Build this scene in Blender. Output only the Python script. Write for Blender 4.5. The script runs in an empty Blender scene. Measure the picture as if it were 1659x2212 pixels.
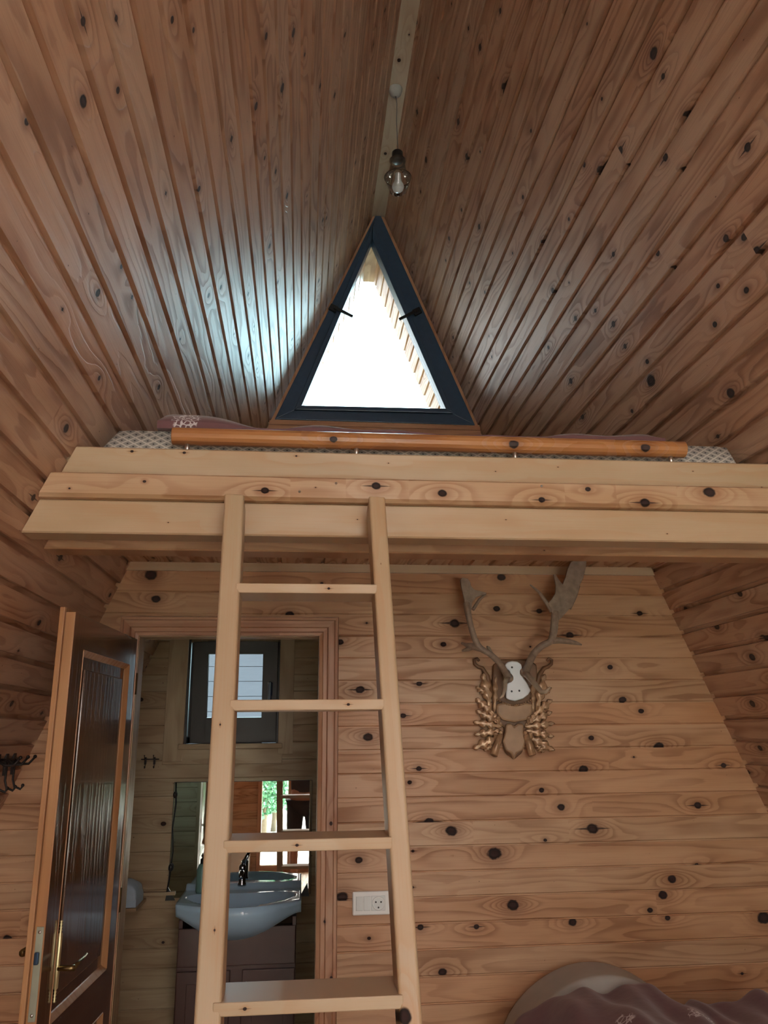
import bpy, bmesh, math, random
from mathutils import Vector, Matrix
random.seed(7)
C = bpy.context.scene.collection
SC = bpy.context.scene

# ---------------------------------------------------------------- camera, light, exposure
H = 1.6
YAW, PITCH, ROLL, FPX = 0.10396, 0.27344, -0.010116, 1703.6
CX, CY = 829.5, 1106.0
cy_, sy_, cp_, sp_ = math.cos(YAW), math.sin(YAW), math.cos(PITCH), math.sin(PITCH)
FW = Vector((sy_*cp_, cy_*cp_, sp_)); r0 = Vector((cy_, -sy_, 0)); u0 = r0.cross(FW)
RT = r0*math.cos(ROLL) + u0*math.sin(ROLL); UP = -r0*math.sin(ROLL) + u0*math.cos(ROLL)
CAM = Vector((0, 0, H))
cam_d = bpy.data.cameras.new('camera'); cam = bpy.data.objects.new('camera', cam_d); C.objects.link(cam)
cam_d.sensor_fit = 'VERTICAL'; cam_d.sensor_height = 24.0; cam_d.lens = 24.0*FPX/2212.0
cam_d.clip_start = 0.02; cam_d.clip_end = 200
M = Matrix((RT, UP, -FW)).transposed().to_4x4(); M.translation = CAM; cam.matrix_world = M
SC.camera = cam
SC.view_settings.view_transform = 'Standard'; SC.view_settings.look = 'None'
SC.view_settings.gamma = 1.0; SC.view_settings.use_curve_mapping = False
SC.view_settings.exposure = 1.02
SC.cycles.max_bounces = 10; SC.cycles.diffuse_bounces = 7; SC.cycles.glossy_bounces = 5
SC.cycles.transparent_max_bounces = 12; SC.cycles.sample_clamp_indirect = 6.0

W = bpy.data.worlds.new('overcast_sky'); SC.world = W; W.use_nodes = True
nt = W.node_tree; nt.nodes.clear()
wo = nt.nodes.new('ShaderNodeOutputWorld'); bg = nt.nodes.new('ShaderNodeBackground')
tc = nt.nodes.new('ShaderNodeTexCoord'); sx = nt.nodes.new('ShaderNodeSeparateXYZ'); rp = nt.nodes.new('ShaderNodeValToRGB')
nt.links.new(tc.outputs['Generated'], sx.inputs[0]); nt.links.new(sx.outputs['Z'], rp.inputs[0])
nt.links.new(sx.outputs['X'], rp.inputs[0])          # the sky is brighter and bluer towards +X (gradient shaped for the left roof highlight)
mr = nt.nodes.new('ShaderNodeMapRange'); nt.links.new(sx.outputs['X'], mr.inputs[0]); mr.inputs[1].default_value = -.7; mr.inputs[2].default_value = .7
nt.links.new(mr.outputs[0], rp.inputs[0])
rp.color_ramp.elements[0].position = 0.25; rp.color_ramp.elements[0].color = (0.27, 0.29, 0.30, 1)
rp.color_ramp.elements[1].position = 0.75; rp.color_ramp.elements[1].color = (0.62, .98, 1.10, 1)
bg.inputs['Strength'].default_value = 8.5
my = nt.nodes.new('ShaderNodeMapRange'); nt.links.new(sx.outputs['Y'], my.inputs[0]); my.inputs[1].default_value = -.15; my.inputs[2].default_value = .15
mxw = nt.nodes.new('ShaderNodeMix'); mxw.data_type = 'RGBA'; nt.links.new(my.outputs[0], mxw.inputs[0]); mxw.inputs[6].default_value = (.62, .55, .52, 1); nt.links.new(rp.outputs[0], mxw.inputs[7])
nt.links.new(mxw.outputs[2], bg.inputs[0]); nt.links.new(bg.outputs[0], wo.inputs[0])

X0, ZR, KL, KR = 0.4364, 3.2793+H, 0.4271, 0.3904      # ridge x, ridge height, slope of the two roof planes
D, DF, YF = 3.15, 4.3424, -1.75                        # partition, gable wall, front wall
YO = 5.1                                               # end of the roof overhang
def xl(z): return X0-KL*(ZR-z)
def xr(z): return X0+KR*(ZR-z)

def area(name, loc, rot, sx_, sy_2, power, col=(1, 1, 1)):
    d = bpy.data.lights.new(name, 'AREA'); d.shape = 'RECTANGLE'; d.size = sx_; d.size_y = sy_2; d.energy = power; d.color = col
    o = bpy.data.objects.new(name, d); C.objects.link(o); o.location = loc; o.rotation_euler = rot
    return o
sun_d = bpy.data.lights.new('sun', 'SUN'); sun_d.energy = 32.0; sun_d.angle = .02; sun_d.color = (1, .95, .88)
sun = bpy.data.objects.new('sun', sun_d); C.objects.link(sun); sun.rotation_euler = Vector((.62, .10, .80)).to_track_quat('Z', 'Y').to_euler()
# portals only guide the sampling of the sky through the real window openings
p = area('portal_gable', (0.42, DF+0.15, 3.95), (math.radians(-90), 0, 0), 1.1, 1.4, 1); p.data.cycles.is_portal = True
p = area('portal_bathroom', (-0.36, DF+0.25, 1.83), (math.radians(-90), 0, 0), 0.6, 0.6, 1); p.data.cycles.is_portal = True
p = area('portal_front', (0.35, YF-0.2, 1.8), (math.radians(90), 0, 0), 3.0, 3.6, 1); p.data.cycles.is_portal = True

# ---------------------------------------------------------------- pixel helpers (measured on the photograph)
def ray(px, py): return FW + RT*((px-CX)/FPX) - UP*((py-CY)/FPX)
def hit(px, py, n, d):
    v = ray(px, py); n = Vector(n); return CAM + v*((d-n.dot(CAM))/n.dot(v))
def at(px, py, Y): return hit(px, py, (0, 1, 0), Y)
def on_left(px, py): return hit(px, py, (1, 0, -KL), X0-KL*ZR)
def on_right(px, py): return hit(px, py, (1, 0, KR), X0+KR*ZR)

# ---------------------------------------------------------------- object helpers
def tag(o, label=None, cat=None, group=None, kind=None):
    if label: o['label'] = label
    if cat: o['category'] = cat
    if group: o['group'] = group
    if kind: o['kind'] = kind
    return o
def empty(name, loc=(0, 0, 0), rot=(0, 0, 0), **k):
    o = bpy.data.objects.new(name, None); C.objects.link(o); o.location = loc; o.rotation_euler = rot
    o.empty_display_size = 0.05
    return tag(o, **k)
class MB:
    """mesh collector with three uv layers: grain (m), offset from the nearest knot (m), (knot radius, board random)"""
    def __init__(s):
        s.bm = bmesh.new(); s.g = s.bm.loops.layers.uv.new('grain'); s.k = s.bm.loops.layers.uv.new('knot'); s.r = s.bm.loops.layers.uv.new('rad')
    def face(s, vs, uvs=None, kn=None, rnd=0.5, mi=0):
        try: f = s.bm.faces.new(vs)
        except ValueError: return None
        f.material_index = mi
        for i, l in enumerate(f.loops):
            if uvs:
                l[s.g].uv = uvs[i]
                if kn: l[s.k].uv = (uvs[i][0]-kn[0], uvs[i][1]-kn[1]); l[s.r].uv = (kn[2], rnd)
                else: l[s.k].uv = (9, 9); l[s.r].uv = (0, rnd)
        return f
    def row(s, O, U, V, N, prof, lo, hi, knots=(), rnd=0.5, closed=False, caps=False, flip=False):
        """one board running along U, cross-section prof [(v, depth)], ends lo(v)..hi(v)"""
        O, U, V, N = Vector(O), Vector(U), Vector(V), Vector(N)
        vs_ = [p[0] for p in prof]
        L0 = max(lo(v) for v in vs_); L1 = min(hi(v) for v in vs_)
        ks = sorted(knots); br = []
        for a, b in zip(ks, ks[1:]):
            m = (a[0]+b[0])/2
            if L0+0.002 < m < L1-0.002: br.append(m)
        us = [None]+br+[None]
        cols = []
        for i, u in enumerate(us):
            c = []
            for (v, d) in prof:
                uu = lo(v) if i == 0 else (hi(v) if i == len(us)-1 else u)
                c.append((s.bm.verts.new(O+U*uu+V*v+N*d), uu, v))
            cols.append(c)
        n = len(prof)
        def knot_for(m):
            best = None
            for k in ks:
                if best is None or abs(k[0]-m) < abs(best[0]-m): best = k
            return best
        for i in range(len(us)-1):
            a, b = cols[i], cols[i+1]
            ua = L0 if us[i] is None else us[i]; ub = L1 if us[i+1] is None else us[i+1]
            kn = knot_for((ua+ub)/2)
            if kn and not (ua-0.3 <= kn[0] <= ub+0.3): kn = None
            for j in range(n if closed else n-1):
                q = (j+1) % n
                quad = [a[j], b[j], b[q], a[q]]
                if flip: quad.reverse()
                s.face([t[0] for t in quad], [(t[1], t[2]) for t in quad], kn, rnd)
        if caps:
            for c, rev in ((cols[0], True), (cols[-1], False)):
                vv = [t[0] for t in c]; uv = [(t[2]*0.3, t[2]) for t in c]
                if rev: vv.reverse(); uv.reverse()
                s.face(vv, uv, None, rnd)
    def box(s, lo, hi, axis=0, rnd=None, M=None, mi=0):
        rnd = random.random() if rnd is None else rnd
        x0, y0, z0 = lo; x1, y1, z1 = hi
        co = [Vector(c) for c in ((x0,y0,z0),(x1,y0,z0),(x1,y1,z0),(x0,y1,z0),(x0,y0,z1),(x1,y0,z1),(x1,y1,z1),(x0,y1,z1))]
        vs = [s.bm.verts.new(M @ c if M else c) for c in co]
        oth = [a for a in (0, 1, 2) if a != axis]
        for f in ((0,3,2,1),(4,5,6,7),(0,1,5,4),(1,2,6,5),(2,3,7,6),(3,0,4,7)):
            cs = [co[i] for i in f]
            # v = the in-plane coordinate that varies
            var = [a for a in oth if max(c[a] for c in cs)-min(c[a] for c in cs) > 1e-6]
            va = var[0] if var else oth[0]
            uv = [(c[axis], c[va]-cs[0][va]+0.02) for c in cs]
            if len(var) == 2: uv = [(c[oth[0]]*0.3, c[oth[1]]) for c in cs]
            s.face([vs[i] for i in f], uv, None, rnd, mi)
    def tube(s, pts, rad, n=10, caps=True, flat=None):
        pts = [Vector(p) for p in pts]; rings = []
        prev = None
        for i, p in enumerate(pts):
            t = (pts[min(i+1, len(pts)-1)]-pts[max(i-1, 0)]).normalized()
            a = prev if prev else (Vector((0, 0, 1)) if abs(t.z) < .9 else Vector((1, 0, 0)))
            x = (a-t*a.dot(t)).normalized(); y = t.cross(x); prev = x
            r = rad[i] if isinstance(rad, (list, tuple)) else rad
            rings.append([s.bm.verts.new(p+x*math.cos(2*math.pi*k/n)*r+y*math.sin(2*math.pi*k/n)*r*(flat or 1)) for k in range(n)])
        d = 0
        for i in range(len(rings)-1):
            d2 = d+(pts[i+1]-pts[i]).length
            for k in range(n):
                q = (k+1) % n; v0, v1 = k/n*0.1, (k+1)/n*0.1
                f = s.face([rings[i][k], rings[i][q], rings[i+1][q], rings[i+1][k]], [(d, v0), (d, v1), (d2, v1), (d2, v0)])
                if f: f.smooth = True
            d = d2
        if caps:
            s.face(list(reversed(rings[0])), [(0, 0)]*n); s.face(rings[-1], [(0, 0)]*n)
    def prism(s, poly, depth_vec, mi=0):
        """poly: list of Vector in order; extruded by depth_vec"""
        dv = Vector(depth_vec); a = [s.bm.verts.new(Vector(p)) for p in poly]; b = [s.bm.verts.new(Vector(p)+dv) for p in poly]
        n = len(a); uv = [(p[2], p[0]) for p in poly]
        s.face(a, uv, None, .5, mi); s.face(list(reversed(b)), list(reversed(uv)), None, .5, mi)
        for i in range(n):
            j = (i+1) % n; s.face([a[j], a[i], b[i], b[j]], [uv[j], uv[i], uv[i], uv[j]], None, .5, mi)
    def lathe(s, prof, c, axis=(0, 0, 1), n=24, smooth=True):
        ax = Vector(axis).normalized(); a = Vector((1, 0, 0)) if abs(ax.x) < .9 else Vector((0, 1, 0))
        x = (a-ax*a.dot(ax)).normalized(); y = ax.cross(x); c = Vector(c); rings = []
        for (r, h) in prof:
            rings.append([s.bm.verts.new(c+ax*h+(x*math.cos(2*math.pi*k/n)+y*math.sin(2*math.pi*k/n))*max(r, 1e-5)) for k in range(n)])
        for i in range(len(rings)-1):
            for k in range(n):
                q = (k+1) % n
                f = s.face([rings[i][k], rings[i][q], rings[i+1][q], rings[i+1][k]], [(0, 0)]*4)
                if f: f.smooth = smooth
    def sphere(s, c, r, seg=16, ring=10, sc=(1, 1, 1)):
        prof = [(r*math.sin(math.pi*i/ring), -r*math.cos(math.pi*i/ring)*sc[2]) for i in range(ring+1)]
        s.lathe(prof, c, n=seg)
    def build(s, name, mat, parent=None, bevel=0, smooth=False, norm=True, weld=0, **k):
        if weld: bmesh.ops.remove_doubles(s.bm, verts=s.bm.verts, dist=weld)
        if norm: bmesh.ops.recalc_face_normals(s.bm, faces=s.bm.faces)
        me = bpy.data.meshes.new(name); s.bm.to_mesh(me); s.bm.free()
        if smooth:
            for f in me.polygons: f.use_smooth = True
        for m in (mat if isinstance(mat, (list, tuple)) else [mat]): me.materials.append(m)
        o = bpy.data.objects.new(name, me); C.objects.link(o)
        if parent: o.parent = parent
        if bevel:
            b = o.modifiers.new('bevel', 'BEVEL'); b.width = bevel; b.segments = 2; b.limit_method = 'ANGLE'
        return tag(o, **k)

# ---------------------------------------------------------------- materials
class NT:
    def __init__(s, name):
        s.m = bpy.data.materials.new(name); s.m.use_nodes = True; s.t = s.m.node_tree; s.b = s.t.nodes['Principled BSDF']
    def n(s, ty, **k):
        x = s.t.nodes.new(ty)
        for a, b in k.items(): setattr(x, a, b)
        return x
    def l(s, a, b): s.t.links.new(a, b)
    def math(s, op, a, b=None, c=None, clamp=False):
        x = s.n('ShaderNodeMath', operation=op); x.use_clamp = clamp
        for i, v in enumerate((a, b, c)):
            if v is None: continue
            if isinstance(v, (int, float)): x.inputs[i].default_value = v
            else: s.l(v, x.inputs[i])
        return x.outputs[0]
    def mix(s, f, a, b, blend='MIX'):
        x = s.n('ShaderNodeMix', data_type='RGBA', blend_type=blend)
        for i, v in ((0, f), (6, a), (7, b)):
            if isinstance(v, (int, float)): x.inputs[i].default_value = v
            elif isinstance(v, (tuple, list)): x.inputs[i].default_value = (*v[:3], 1)
            else: s.l(v, x.inputs[i])
        return x.outputs[2]
    def noise(s, vec, scale, detail=2, rough=.5):
        x = s.n('ShaderNodeTexNoise'); x.inputs['Scale'].default_value = scale; x.inputs['Detail'].default_value = detail; x.inputs['Roughness'].default_value = rough
        if vec is not None: s.l(vec, x.inputs['Vector'])
        return x.outputs['Fac']
    def ss(s, v, a, b):   # smoothstep 0..1
        x = s.n('ShaderNodeMapRange', interpolation_type='SMOOTHSTEP'); s.l(v, x.inputs[0]); x.inputs[1].default_value = a; x.inputs[2].default_value = b
        return x.outputs[0]
    def bump(s, h, strength, dist=0.002):
        x = s.n('ShaderNodeBump'); x.inputs['Strength'].default_value = strength; x.inputs['Distance'].default_value = dist; s.l(h, x.inputs['Height'])
        s.l(x.outputs[0], s.b.inputs['Normal'])
def plain(name, col, rough=.5, metal=0, spec=.5, var=0.06, scale=30, bump=0.1, **k):
    m = NT(name); tcn = m.n('ShaderNodeTexCoord'); f = m.noise(tcn.outputs['Object'], scale, 3)
    c2 = tuple(max(0, c*(1-var*3)) for c in col)
    m.l(m.mix(f, c2, tuple(min(1, c*(1+var)) for c in col)), m.b.inputs['Base Color'])
    m.b.inputs['Roughness'].default_value = rough; m.b.inputs['Metallic'].default_value = metal; m.b.inputs['Specular IOR Level'].default_value = spec
    if bump: m.bump(f, bump)
    for a, b in k.items(): m.b.inputs[a].default_value = b
    return m.m
def wood(name, light, dark, ring=(.3, .12, .05), A=9, B=25, rough=.35, bump=.25, tint=.25, ringk=.55, knot=(.014, .005, .004), spec=.5, coat=0.0, coatr=.22, warm=(1.0, .78, .62), rk2=1.0):
    m = NT(name)
    def uvn(nm):
        x = m.n('ShaderNodeUVMap', uv_map=nm); y = m.n('ShaderNodeSeparateXYZ'); m.l(x.outputs[0], y.inputs[0]); return y.outputs[0], y.outputs[1]
    u, v = uvn('grain'); du, dv = uvn('knot'); r, rnd = uvn('rad')
    def vec(a, b, c):
        x = m.n('ShaderNodeCombineXYZ')
        for i, q in enumerate((a, b, c)):
            if isinstance(q, (int, float)): x.inputs[i].default_value = q
            else: m.l(q, x.inputs[i])
        return x.outputs[0]
    r40 = m.math('MULTIPLY', rnd, 173.0)
    u1 = m.math('MULTIPLY', u, 1.15); v1 = m.math('MULTIPLY', v, 11.0)
    n1 = m.noise(vec(u1, v1, r40), 1.0, 1.4, .45)
    # knot influence on the grain
    e = m.math('ADD', m.math('POWER', m.math('DIVIDE', du, .075), 2.0), m.math('POWER', m.math('DIVIDE', dv, .028), 2.0))
    g = m.math('POWER', 2.718, m.math('MULTIPLY', e, -1.0))
    amp = m.math('MULTIPLY', m.math('MINIMUM', m.math('DIVIDE', r, .012), 1.4), g)
    rb = m.math('FRACT', m.math('MULTIPLY', rnd, 37.7))
    Bv = m.math('MULTIPLY', m.math('SUBTRACT', rb, .35), B*2)
    F = m.math('ADD', m.math('ADD', m.math('MULTIPLY', n1, A), m.math('MULTIPLY', v, Bv)), m.math('MULTIPLY', amp, 3.2))
    wob = m.noise(vec(m.math('MULTIPLY', u, 14.0), m.math('MULTIPLY', v, 60.0), r40), 1.0, 2)
    F = m.math('ADD', F, m.math('MULTIPLY', wob, .28))
    fr = m.math('FRACT', F)
    up_ = m.ss(fr, .35, .86); dn = m.ss(fr, 1.0, .9); ringv = m.math('MULTIPLY', up_, dn)
    fine = m.noise(vec(m.math('MULTIPLY', u, 5.0), m.math('MULTIPLY', v, 420.0), r40), 1.0, 2)
    blot = m.noise(vec(m.math('MULTIPLY', u, 2.3), m.math('MULTIPLY', v, 9.0), m.math('ADD', r40, 9.0)), 1.0, 2)
    col = m.mix(m.ss(blot, .35, .7), light, dark)
    rk = m.math('MULTIPLY', ringv, m.math('MULTIPLY', m.ss(blot, .2, .75), ringk*rk2))
    col = m.mix(m.math('ADD', rk, ringk*.12), col, ring)
    col = m.mix(m.math('MULTIPLY', m.ss(fine, .45, .8), .22), col, ring)
    # whole-board tint
    rt = m.math('FRACT', m.math('MULTIPLY', rnd, 91.3))
    col = m.mix(m.math('MULTIPLY', rt, tint), col, m.mix(1.0, col, warm, 'MULTIPLY'))
    # knot
    kn = m.noise(vec(m.math('MULTIPLY', du, 60.0), m.math('MULTIPLY', dv, 60.0), r40), 1.0, 2)
    rr = m.math('MAXIMUM', r, .0001)
    q = m.math('DIVIDE', m.math('SQRT', m.math('ADD', m.math('MULTIPLY', m.math('MULTIPLY', du, du), .62), m.math('MULTIPLY', dv, dv))), rr)
    q = m.math('ADD', q, m.math('MULTIPLY', m.math('SUBTRACT', kn, .5), .55))
    has = m.math('GREATER_THAN', r, .0005)
    halo = m.math('MULTIPLY', m.math('MULTIPLY', m.ss(q, 3.4, .9), has), .5)
    col = m.mix(halo, col, ring)
    ins = m.math('MULTIPLY', m.ss(q, 1.15, .78), has)
    kc = m.mix(m.ss(q, .25, .75), tuple(min(1, c*2.6) for c in knot), knot)
    tl = m.math('SUBTRACT', 1.0, m.math('DIVIDE', m.math('ABSOLUTE', du), m.math('MULTIPLY', rr, 4.2)))
    tw = m.math('MULTIPLY', m.math('MULTIPLY', rr, .30), tl)
    dvw = m.math('ABSOLUTE', m.math('ADD', dv, m.math('MULTIPLY', m.math('SUBTRACT', kn, .5), .0012)))
    tail = m.math('MULTIPLY', m.math('MULTIPLY', m.ss(m.math('SUBTRACT', tw, dvw), -.0006, .0006), m.math('GREATER_THAN', tl, 0.0)), has)
    tail = m.math('MULTIPLY', tail, m.math('GREATER_THAN', m.math('FRACT', m.math('MULTIPLY', r, 7919.0)), .55))
    ins = m.math('MAXIMUM', ins, m.math('MULTIPLY', tail, .85))
    col = m.mix(ins, col, kc)
    m.l(col, m.b.inputs['Base Color'])
    m.b.inputs['Specular IOR Level'].default_value = spec
    rgh = m.math('ADD', m.math('MULTIPLY', ringv, .12), m.math('ADD', m.math('MULTIPLY', blot, .12), m.math('MULTIPLY', ins, .35) if False else rough-.06)); rgh = m.math('ADD', rgh, m.math('MULTIPLY', ins, .35), clamp=True); m.l(rgh, m.b.inputs['Roughness'])
    hgt = m.math('ADD', m.math('MULTIPLY', ringv, -1.0), m.math('ADD', m.math('MULTIPLY', fine, .35), m.math('MULTIPLY', ins, -1.2)))
    m.bump(hgt, bump, .0012)
    if coat: m.b.inputs['Coat Weight'].default_value = coat; m.b.inputs['Coat Roughness'].default_value = coatr
    return m.m

M_ROOF = wood('varnished_roof_pine', (.60, .405, .285), (.49, .29, .18), ring=(.20, .078, .038), A=8, B=14, rough=.50, bump=.8, tint=.55, ringk=.60, spec=.75, coat=.4, coatr=.4)
M_WALL = wood('varnished_wall_pine', (.57, .37, .225), (.46, .27, .145), ring=(.22, .085, .035), A=8, B=14, rough=.42, bump=.25, tint=.7, ringk=.58)
M_BATH = wood('bathroom_pine', (.47, .37, .23), (.38, .28, .16), ring=(.22, .12, .06), A=7, B=14, rough=.45, bump=.2, tint=.5, ringk=.4)
M_SPRUCE = wood('pale_spruce', (.52, .40, .27), (.47, .35, .22), ring=(.48, .26, .12), A=3, B=18, rough=.4, bump=.12, tint=.25, ringk=.3)
M_BEAM = wood('grained_beam_pine', (.56, .38, .24), (.50, .32, .18), ring=(.30, .12, .05), A=4, B=20, rough=.4, bump=.15, tint=.2, ringk=.5)
M_TRIM = wood('reddish_trim_pine', (.52, .30, .18), (.44, .22, .12), ring=(.26, .10, .05), A=4, B=30, rough=.35, bump=.15, tint=.3, ringk=.5)
M_RIDGE = wood('pale_ridge_pine', (.60, .52, .40), (.52, .42, .30), ring=(.35, .22, .14), A=6, B=14, rough=.4, bump=.2, tint=.1, ringk=.4)
M_DOOR = wood('dark_varnished_door', (.17, .085, .045), (.12, .055, .03), ring=(.07, .028, .016), A=4, B=22, rough=.14, bump=.12, tint=.3, ringk=.5, coat=.6, coatr=.1)
M_DOOREDGE = wood('orange_door_edge', (.50, .28, .135), (.42, .21, .09), ring=(.32, .13, .05), A=3, B=24, rough=.3, bump=.1, tint=.2, ringk=.4)
M_LOG = wood('varnished_rail_log', (.52, .25, .10), (.42, .18, .07), ring=(.22, .08, .03), A=4, B=14, rough=.22, bump=.1, tint=.1, ringk=.6)
M_FLOOR = wood('floor_planks', (.58, .42, .28), (.50, .34, .21), ring=(.34, .18, .09), A=6, B=14, rough=.35, bump=.2, tint=.5, ringk=.5)
M_PVC = plain('glare_tinted_window_frame', (.036, .070, .13), .32, bump=0, var=.1)  # blue glare around the gable window is put into the frame's base colour
M_BROWNPVC = plain('brown_window_frame', (.022, .014, .013), .45, bump=0, var=.1)
M_BLACK = plain('black_plastic', (.012, .012, .014), .35, bump=0)
M_STEEL = plain('brushed_steel', (.62, .63, .62), .28, metal=1, bump=0)
M_CHROME = plain('dark_chrome', (.35, .37, .40), .08, metal=1, bump=0)
M_BRASS = plain('brass', (.80, .72, .42), .38, metal=.85, bump=0)
M_OLDBRASS = plain('old_brass', (.30, .22, .10), .35, metal=1, bump=0)
M_LOCK = plain('zinc_lock_plate', (.40, .42, .34), .4, metal=.6, bump=0)
M_IRON = plain('wrought_iron', (.02, .014, .012), .45, metal=.3)
M_PORC = plain('daylight_tinted_porcelain', (.50, .71, .92), .08, var=.01, bump=0)  # cool window light is put into the white porcelain's base colour
M_WHITE = plain('white_plastic', (.78, .80, .80), .3, var=.01, bump=0)
M_CAB = plain('dark_cherry_cabinet', (.085, .030, .022), .3, var=.12, scale=9, bump=0)
M_ANTLER = plain('antler', (.36, .27, .205), .55, var=.22, scale=45, bump=.5)
M_TIP = plain('pale_antler_tine', (.46, .38, .28), .5, var=.12, scale=45, bump=.3)
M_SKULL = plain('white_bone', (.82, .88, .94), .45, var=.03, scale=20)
M_PLAQUE = plain('carved_gilt_wood', (.46, .29, .17), .32, var=.2, scale=14, bump=.3)
M_PLAQUE2 = plain('dark_carved_wood', (.20, .10, .045), .45, var=.2, scale=20, bump=.3)
M_LEAFWOOD = plain('carved_leaf_wood', (.58, .36, .21), .25, metal=.2, var=.25, scale=50, bump=.5)
M_GREYCLOTH = plain('grey_sheet_cloth', (.46, .44, .40), .9, var=.05, scale=14)
M_TOWEL = plain('pale_blue_towel', (.50, .62, .74), .85, var=.05, scale=40)
M_TEAL = plain('teal_bottle_plastic', (.16, .30, .27), .25, var=.04, bump=0)
M_SKIN = plain('skin', (.52, .27, .19), .5, var=.03)
M_SHORTS = plain('dark_striped_shorts', (.05, .045, .055), .85)
M_SHIRT = plain('dark_shirt', (.07, .06, .07), .85)
M_HAIR = plain('dark_hair', (.03, .02, .015), .6)
M_LEAF = plain('green_leaves', (.10, .30, .14), .5, var=.3, scale=6)
M_BARK = plain('bark', (.12, .09, .06), .9)
M_PALEGROUND = plain('short_grass', (.05, .07, .03), .9, var=.1, scale=4)
def glass(name, tintc=(.96, .98, .98), fr=.07):
    m = NT(name); t = m.t; t.nodes.remove(m.b)
    tr = m.n('ShaderNodeBsdfTransparent'); tr.inputs[0].default_value = (*tintc, 1)
    gl = m.n('ShaderNodeBsdfGlossy'); gl.inputs['Roughness'].default_value = .02
    mx = m.n('ShaderNodeMixShader'); lw = m.n('ShaderNodeLayerWeight'); lw.inputs[0].default_value = .35
    f = m.math('ADD', m.math('MULTIPLY', lw.outputs['Fresnel'], .8), fr*.3, clamp=True)
    m.l(f, mx.inputs[0]); m.l(tr.outputs[0], mx.inputs[1]); m.l(gl.outputs[0], mx.inputs[2]); m.l(mx.outputs[0], t.nodes['Material Output'].inputs[0])
    return m.m
M_GLASS = glass('clear_glass'); M_GLOBE = glass('globe_glass', (.93, .94, .93), .25)
def mirror_mat():
    m = NT('mirror_silver'); m.b.inputs['Metallic'].default_value = 1; m.b.inputs['Roughness'].default_value = .01; m.b.inputs['Base Color'].default_value = (.86, .92, .90, 1); return m.m
M_MIRROR = mirror_mat()
def flower_cloth():
    m = NT('mauve_flower_cloth'); tcn = m.n('ShaderNodeTexCoord'); o = tcn.outputs['Object']
    cen = [tuple(at(405, 910, 2.26)), tuple(at(1336, 2192, 2.5)), tuple(at(1512, 2200, 2.62)), (1.2, 2.1, .66), (.9, 2.2, .78), (.9, 2.9, 2.52), (.1, 3.4, 2.52), (-.2, 2.7, 2.53)]
    best = None
    for c_ in cen:
        x = m.n('ShaderNodeVectorMath', operation='DISTANCE'); m.l(o, x.inputs[0]); x.inputs[1].default_value = c_
        best = x.outputs['Value'] if best is None else m.math('MINIMUM', best, x.outputs['Value'])
    wob = m.noise(o, 26, 2); best = m.math('ADD', best, m.math('MULTIPLY', m.math('SUBTRACT', wob, .5), .06))
    v2 = m.n('ShaderNodeTexVoronoi', feature='DISTANCE_TO_EDGE'); v2.inputs['Scale'].default_value = 62; m.l(o, v2.inputs['Vector'])
    ln = m.ss(v2.outputs['Distance'], .13, .04); area_ = m.ss(best, .043, .036)
    f = m.noise(o, 12, 3)
    base = m.mix(f, (.135, .055, .062), (.175, .080, .088))
    m.l(m.mix(m.math('MULTIPLY', ln, area_), base, (.62, .56, .58)), m.b.inputs['Base Color'])
    m.b.inputs['Roughness'].default_value = .75; m.b.inputs['Sheen Weight'].default_value = .25
    m.bump(f, .4, .01); return m.m
M_FLOWER = flower_cloth()
def lattice_cloth():
    m = NT('lattice_mattress_cloth'); tcn = m.n('ShaderNodeTexCoord'); s_ = m.n('ShaderNodeSeparateXYZ'); m.l(tcn.outputs['Object'], s_.inputs[0])
    a = m.math('MULTIPLY', m.math('ADD', s_.outputs[0], m.math('ADD', s_.outputs[2], s_.outputs[1])), 27.0)
    b = m.math('MULTIPLY', m.math('SUBTRACT', s_.outputs[0], m.math('ADD', s_.outputs[2], s_.outputs[1])), 27.0)
    sa = m.math('ABSOLUTE', m.math('SUBTRACT', m.math('FRACT', a), .5)); sb = m.math('ABSOLUTE', m.math('SUBTRACT', m.math('FRACT', b), .5))
    lines = m.math('MAXIMUM', m.ss(sa, .36, .44), m.ss(sb, .36, .44))
    dots = m.math('MULTIPLY', m.ss(sa, .13, .08), m.ss(sb, .13, .08))
    c = m.mix(lines, (.32, .31, .29), (.60, .57, .52)); c = m.mix(dots, c, (.03, .03, .035))
    m.l(c, m.b.inputs['Base Color']); m.b.inputs['Roughness'].default_value = .9; return m.m
M_LATTICE = lattice_cloth()

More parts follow.
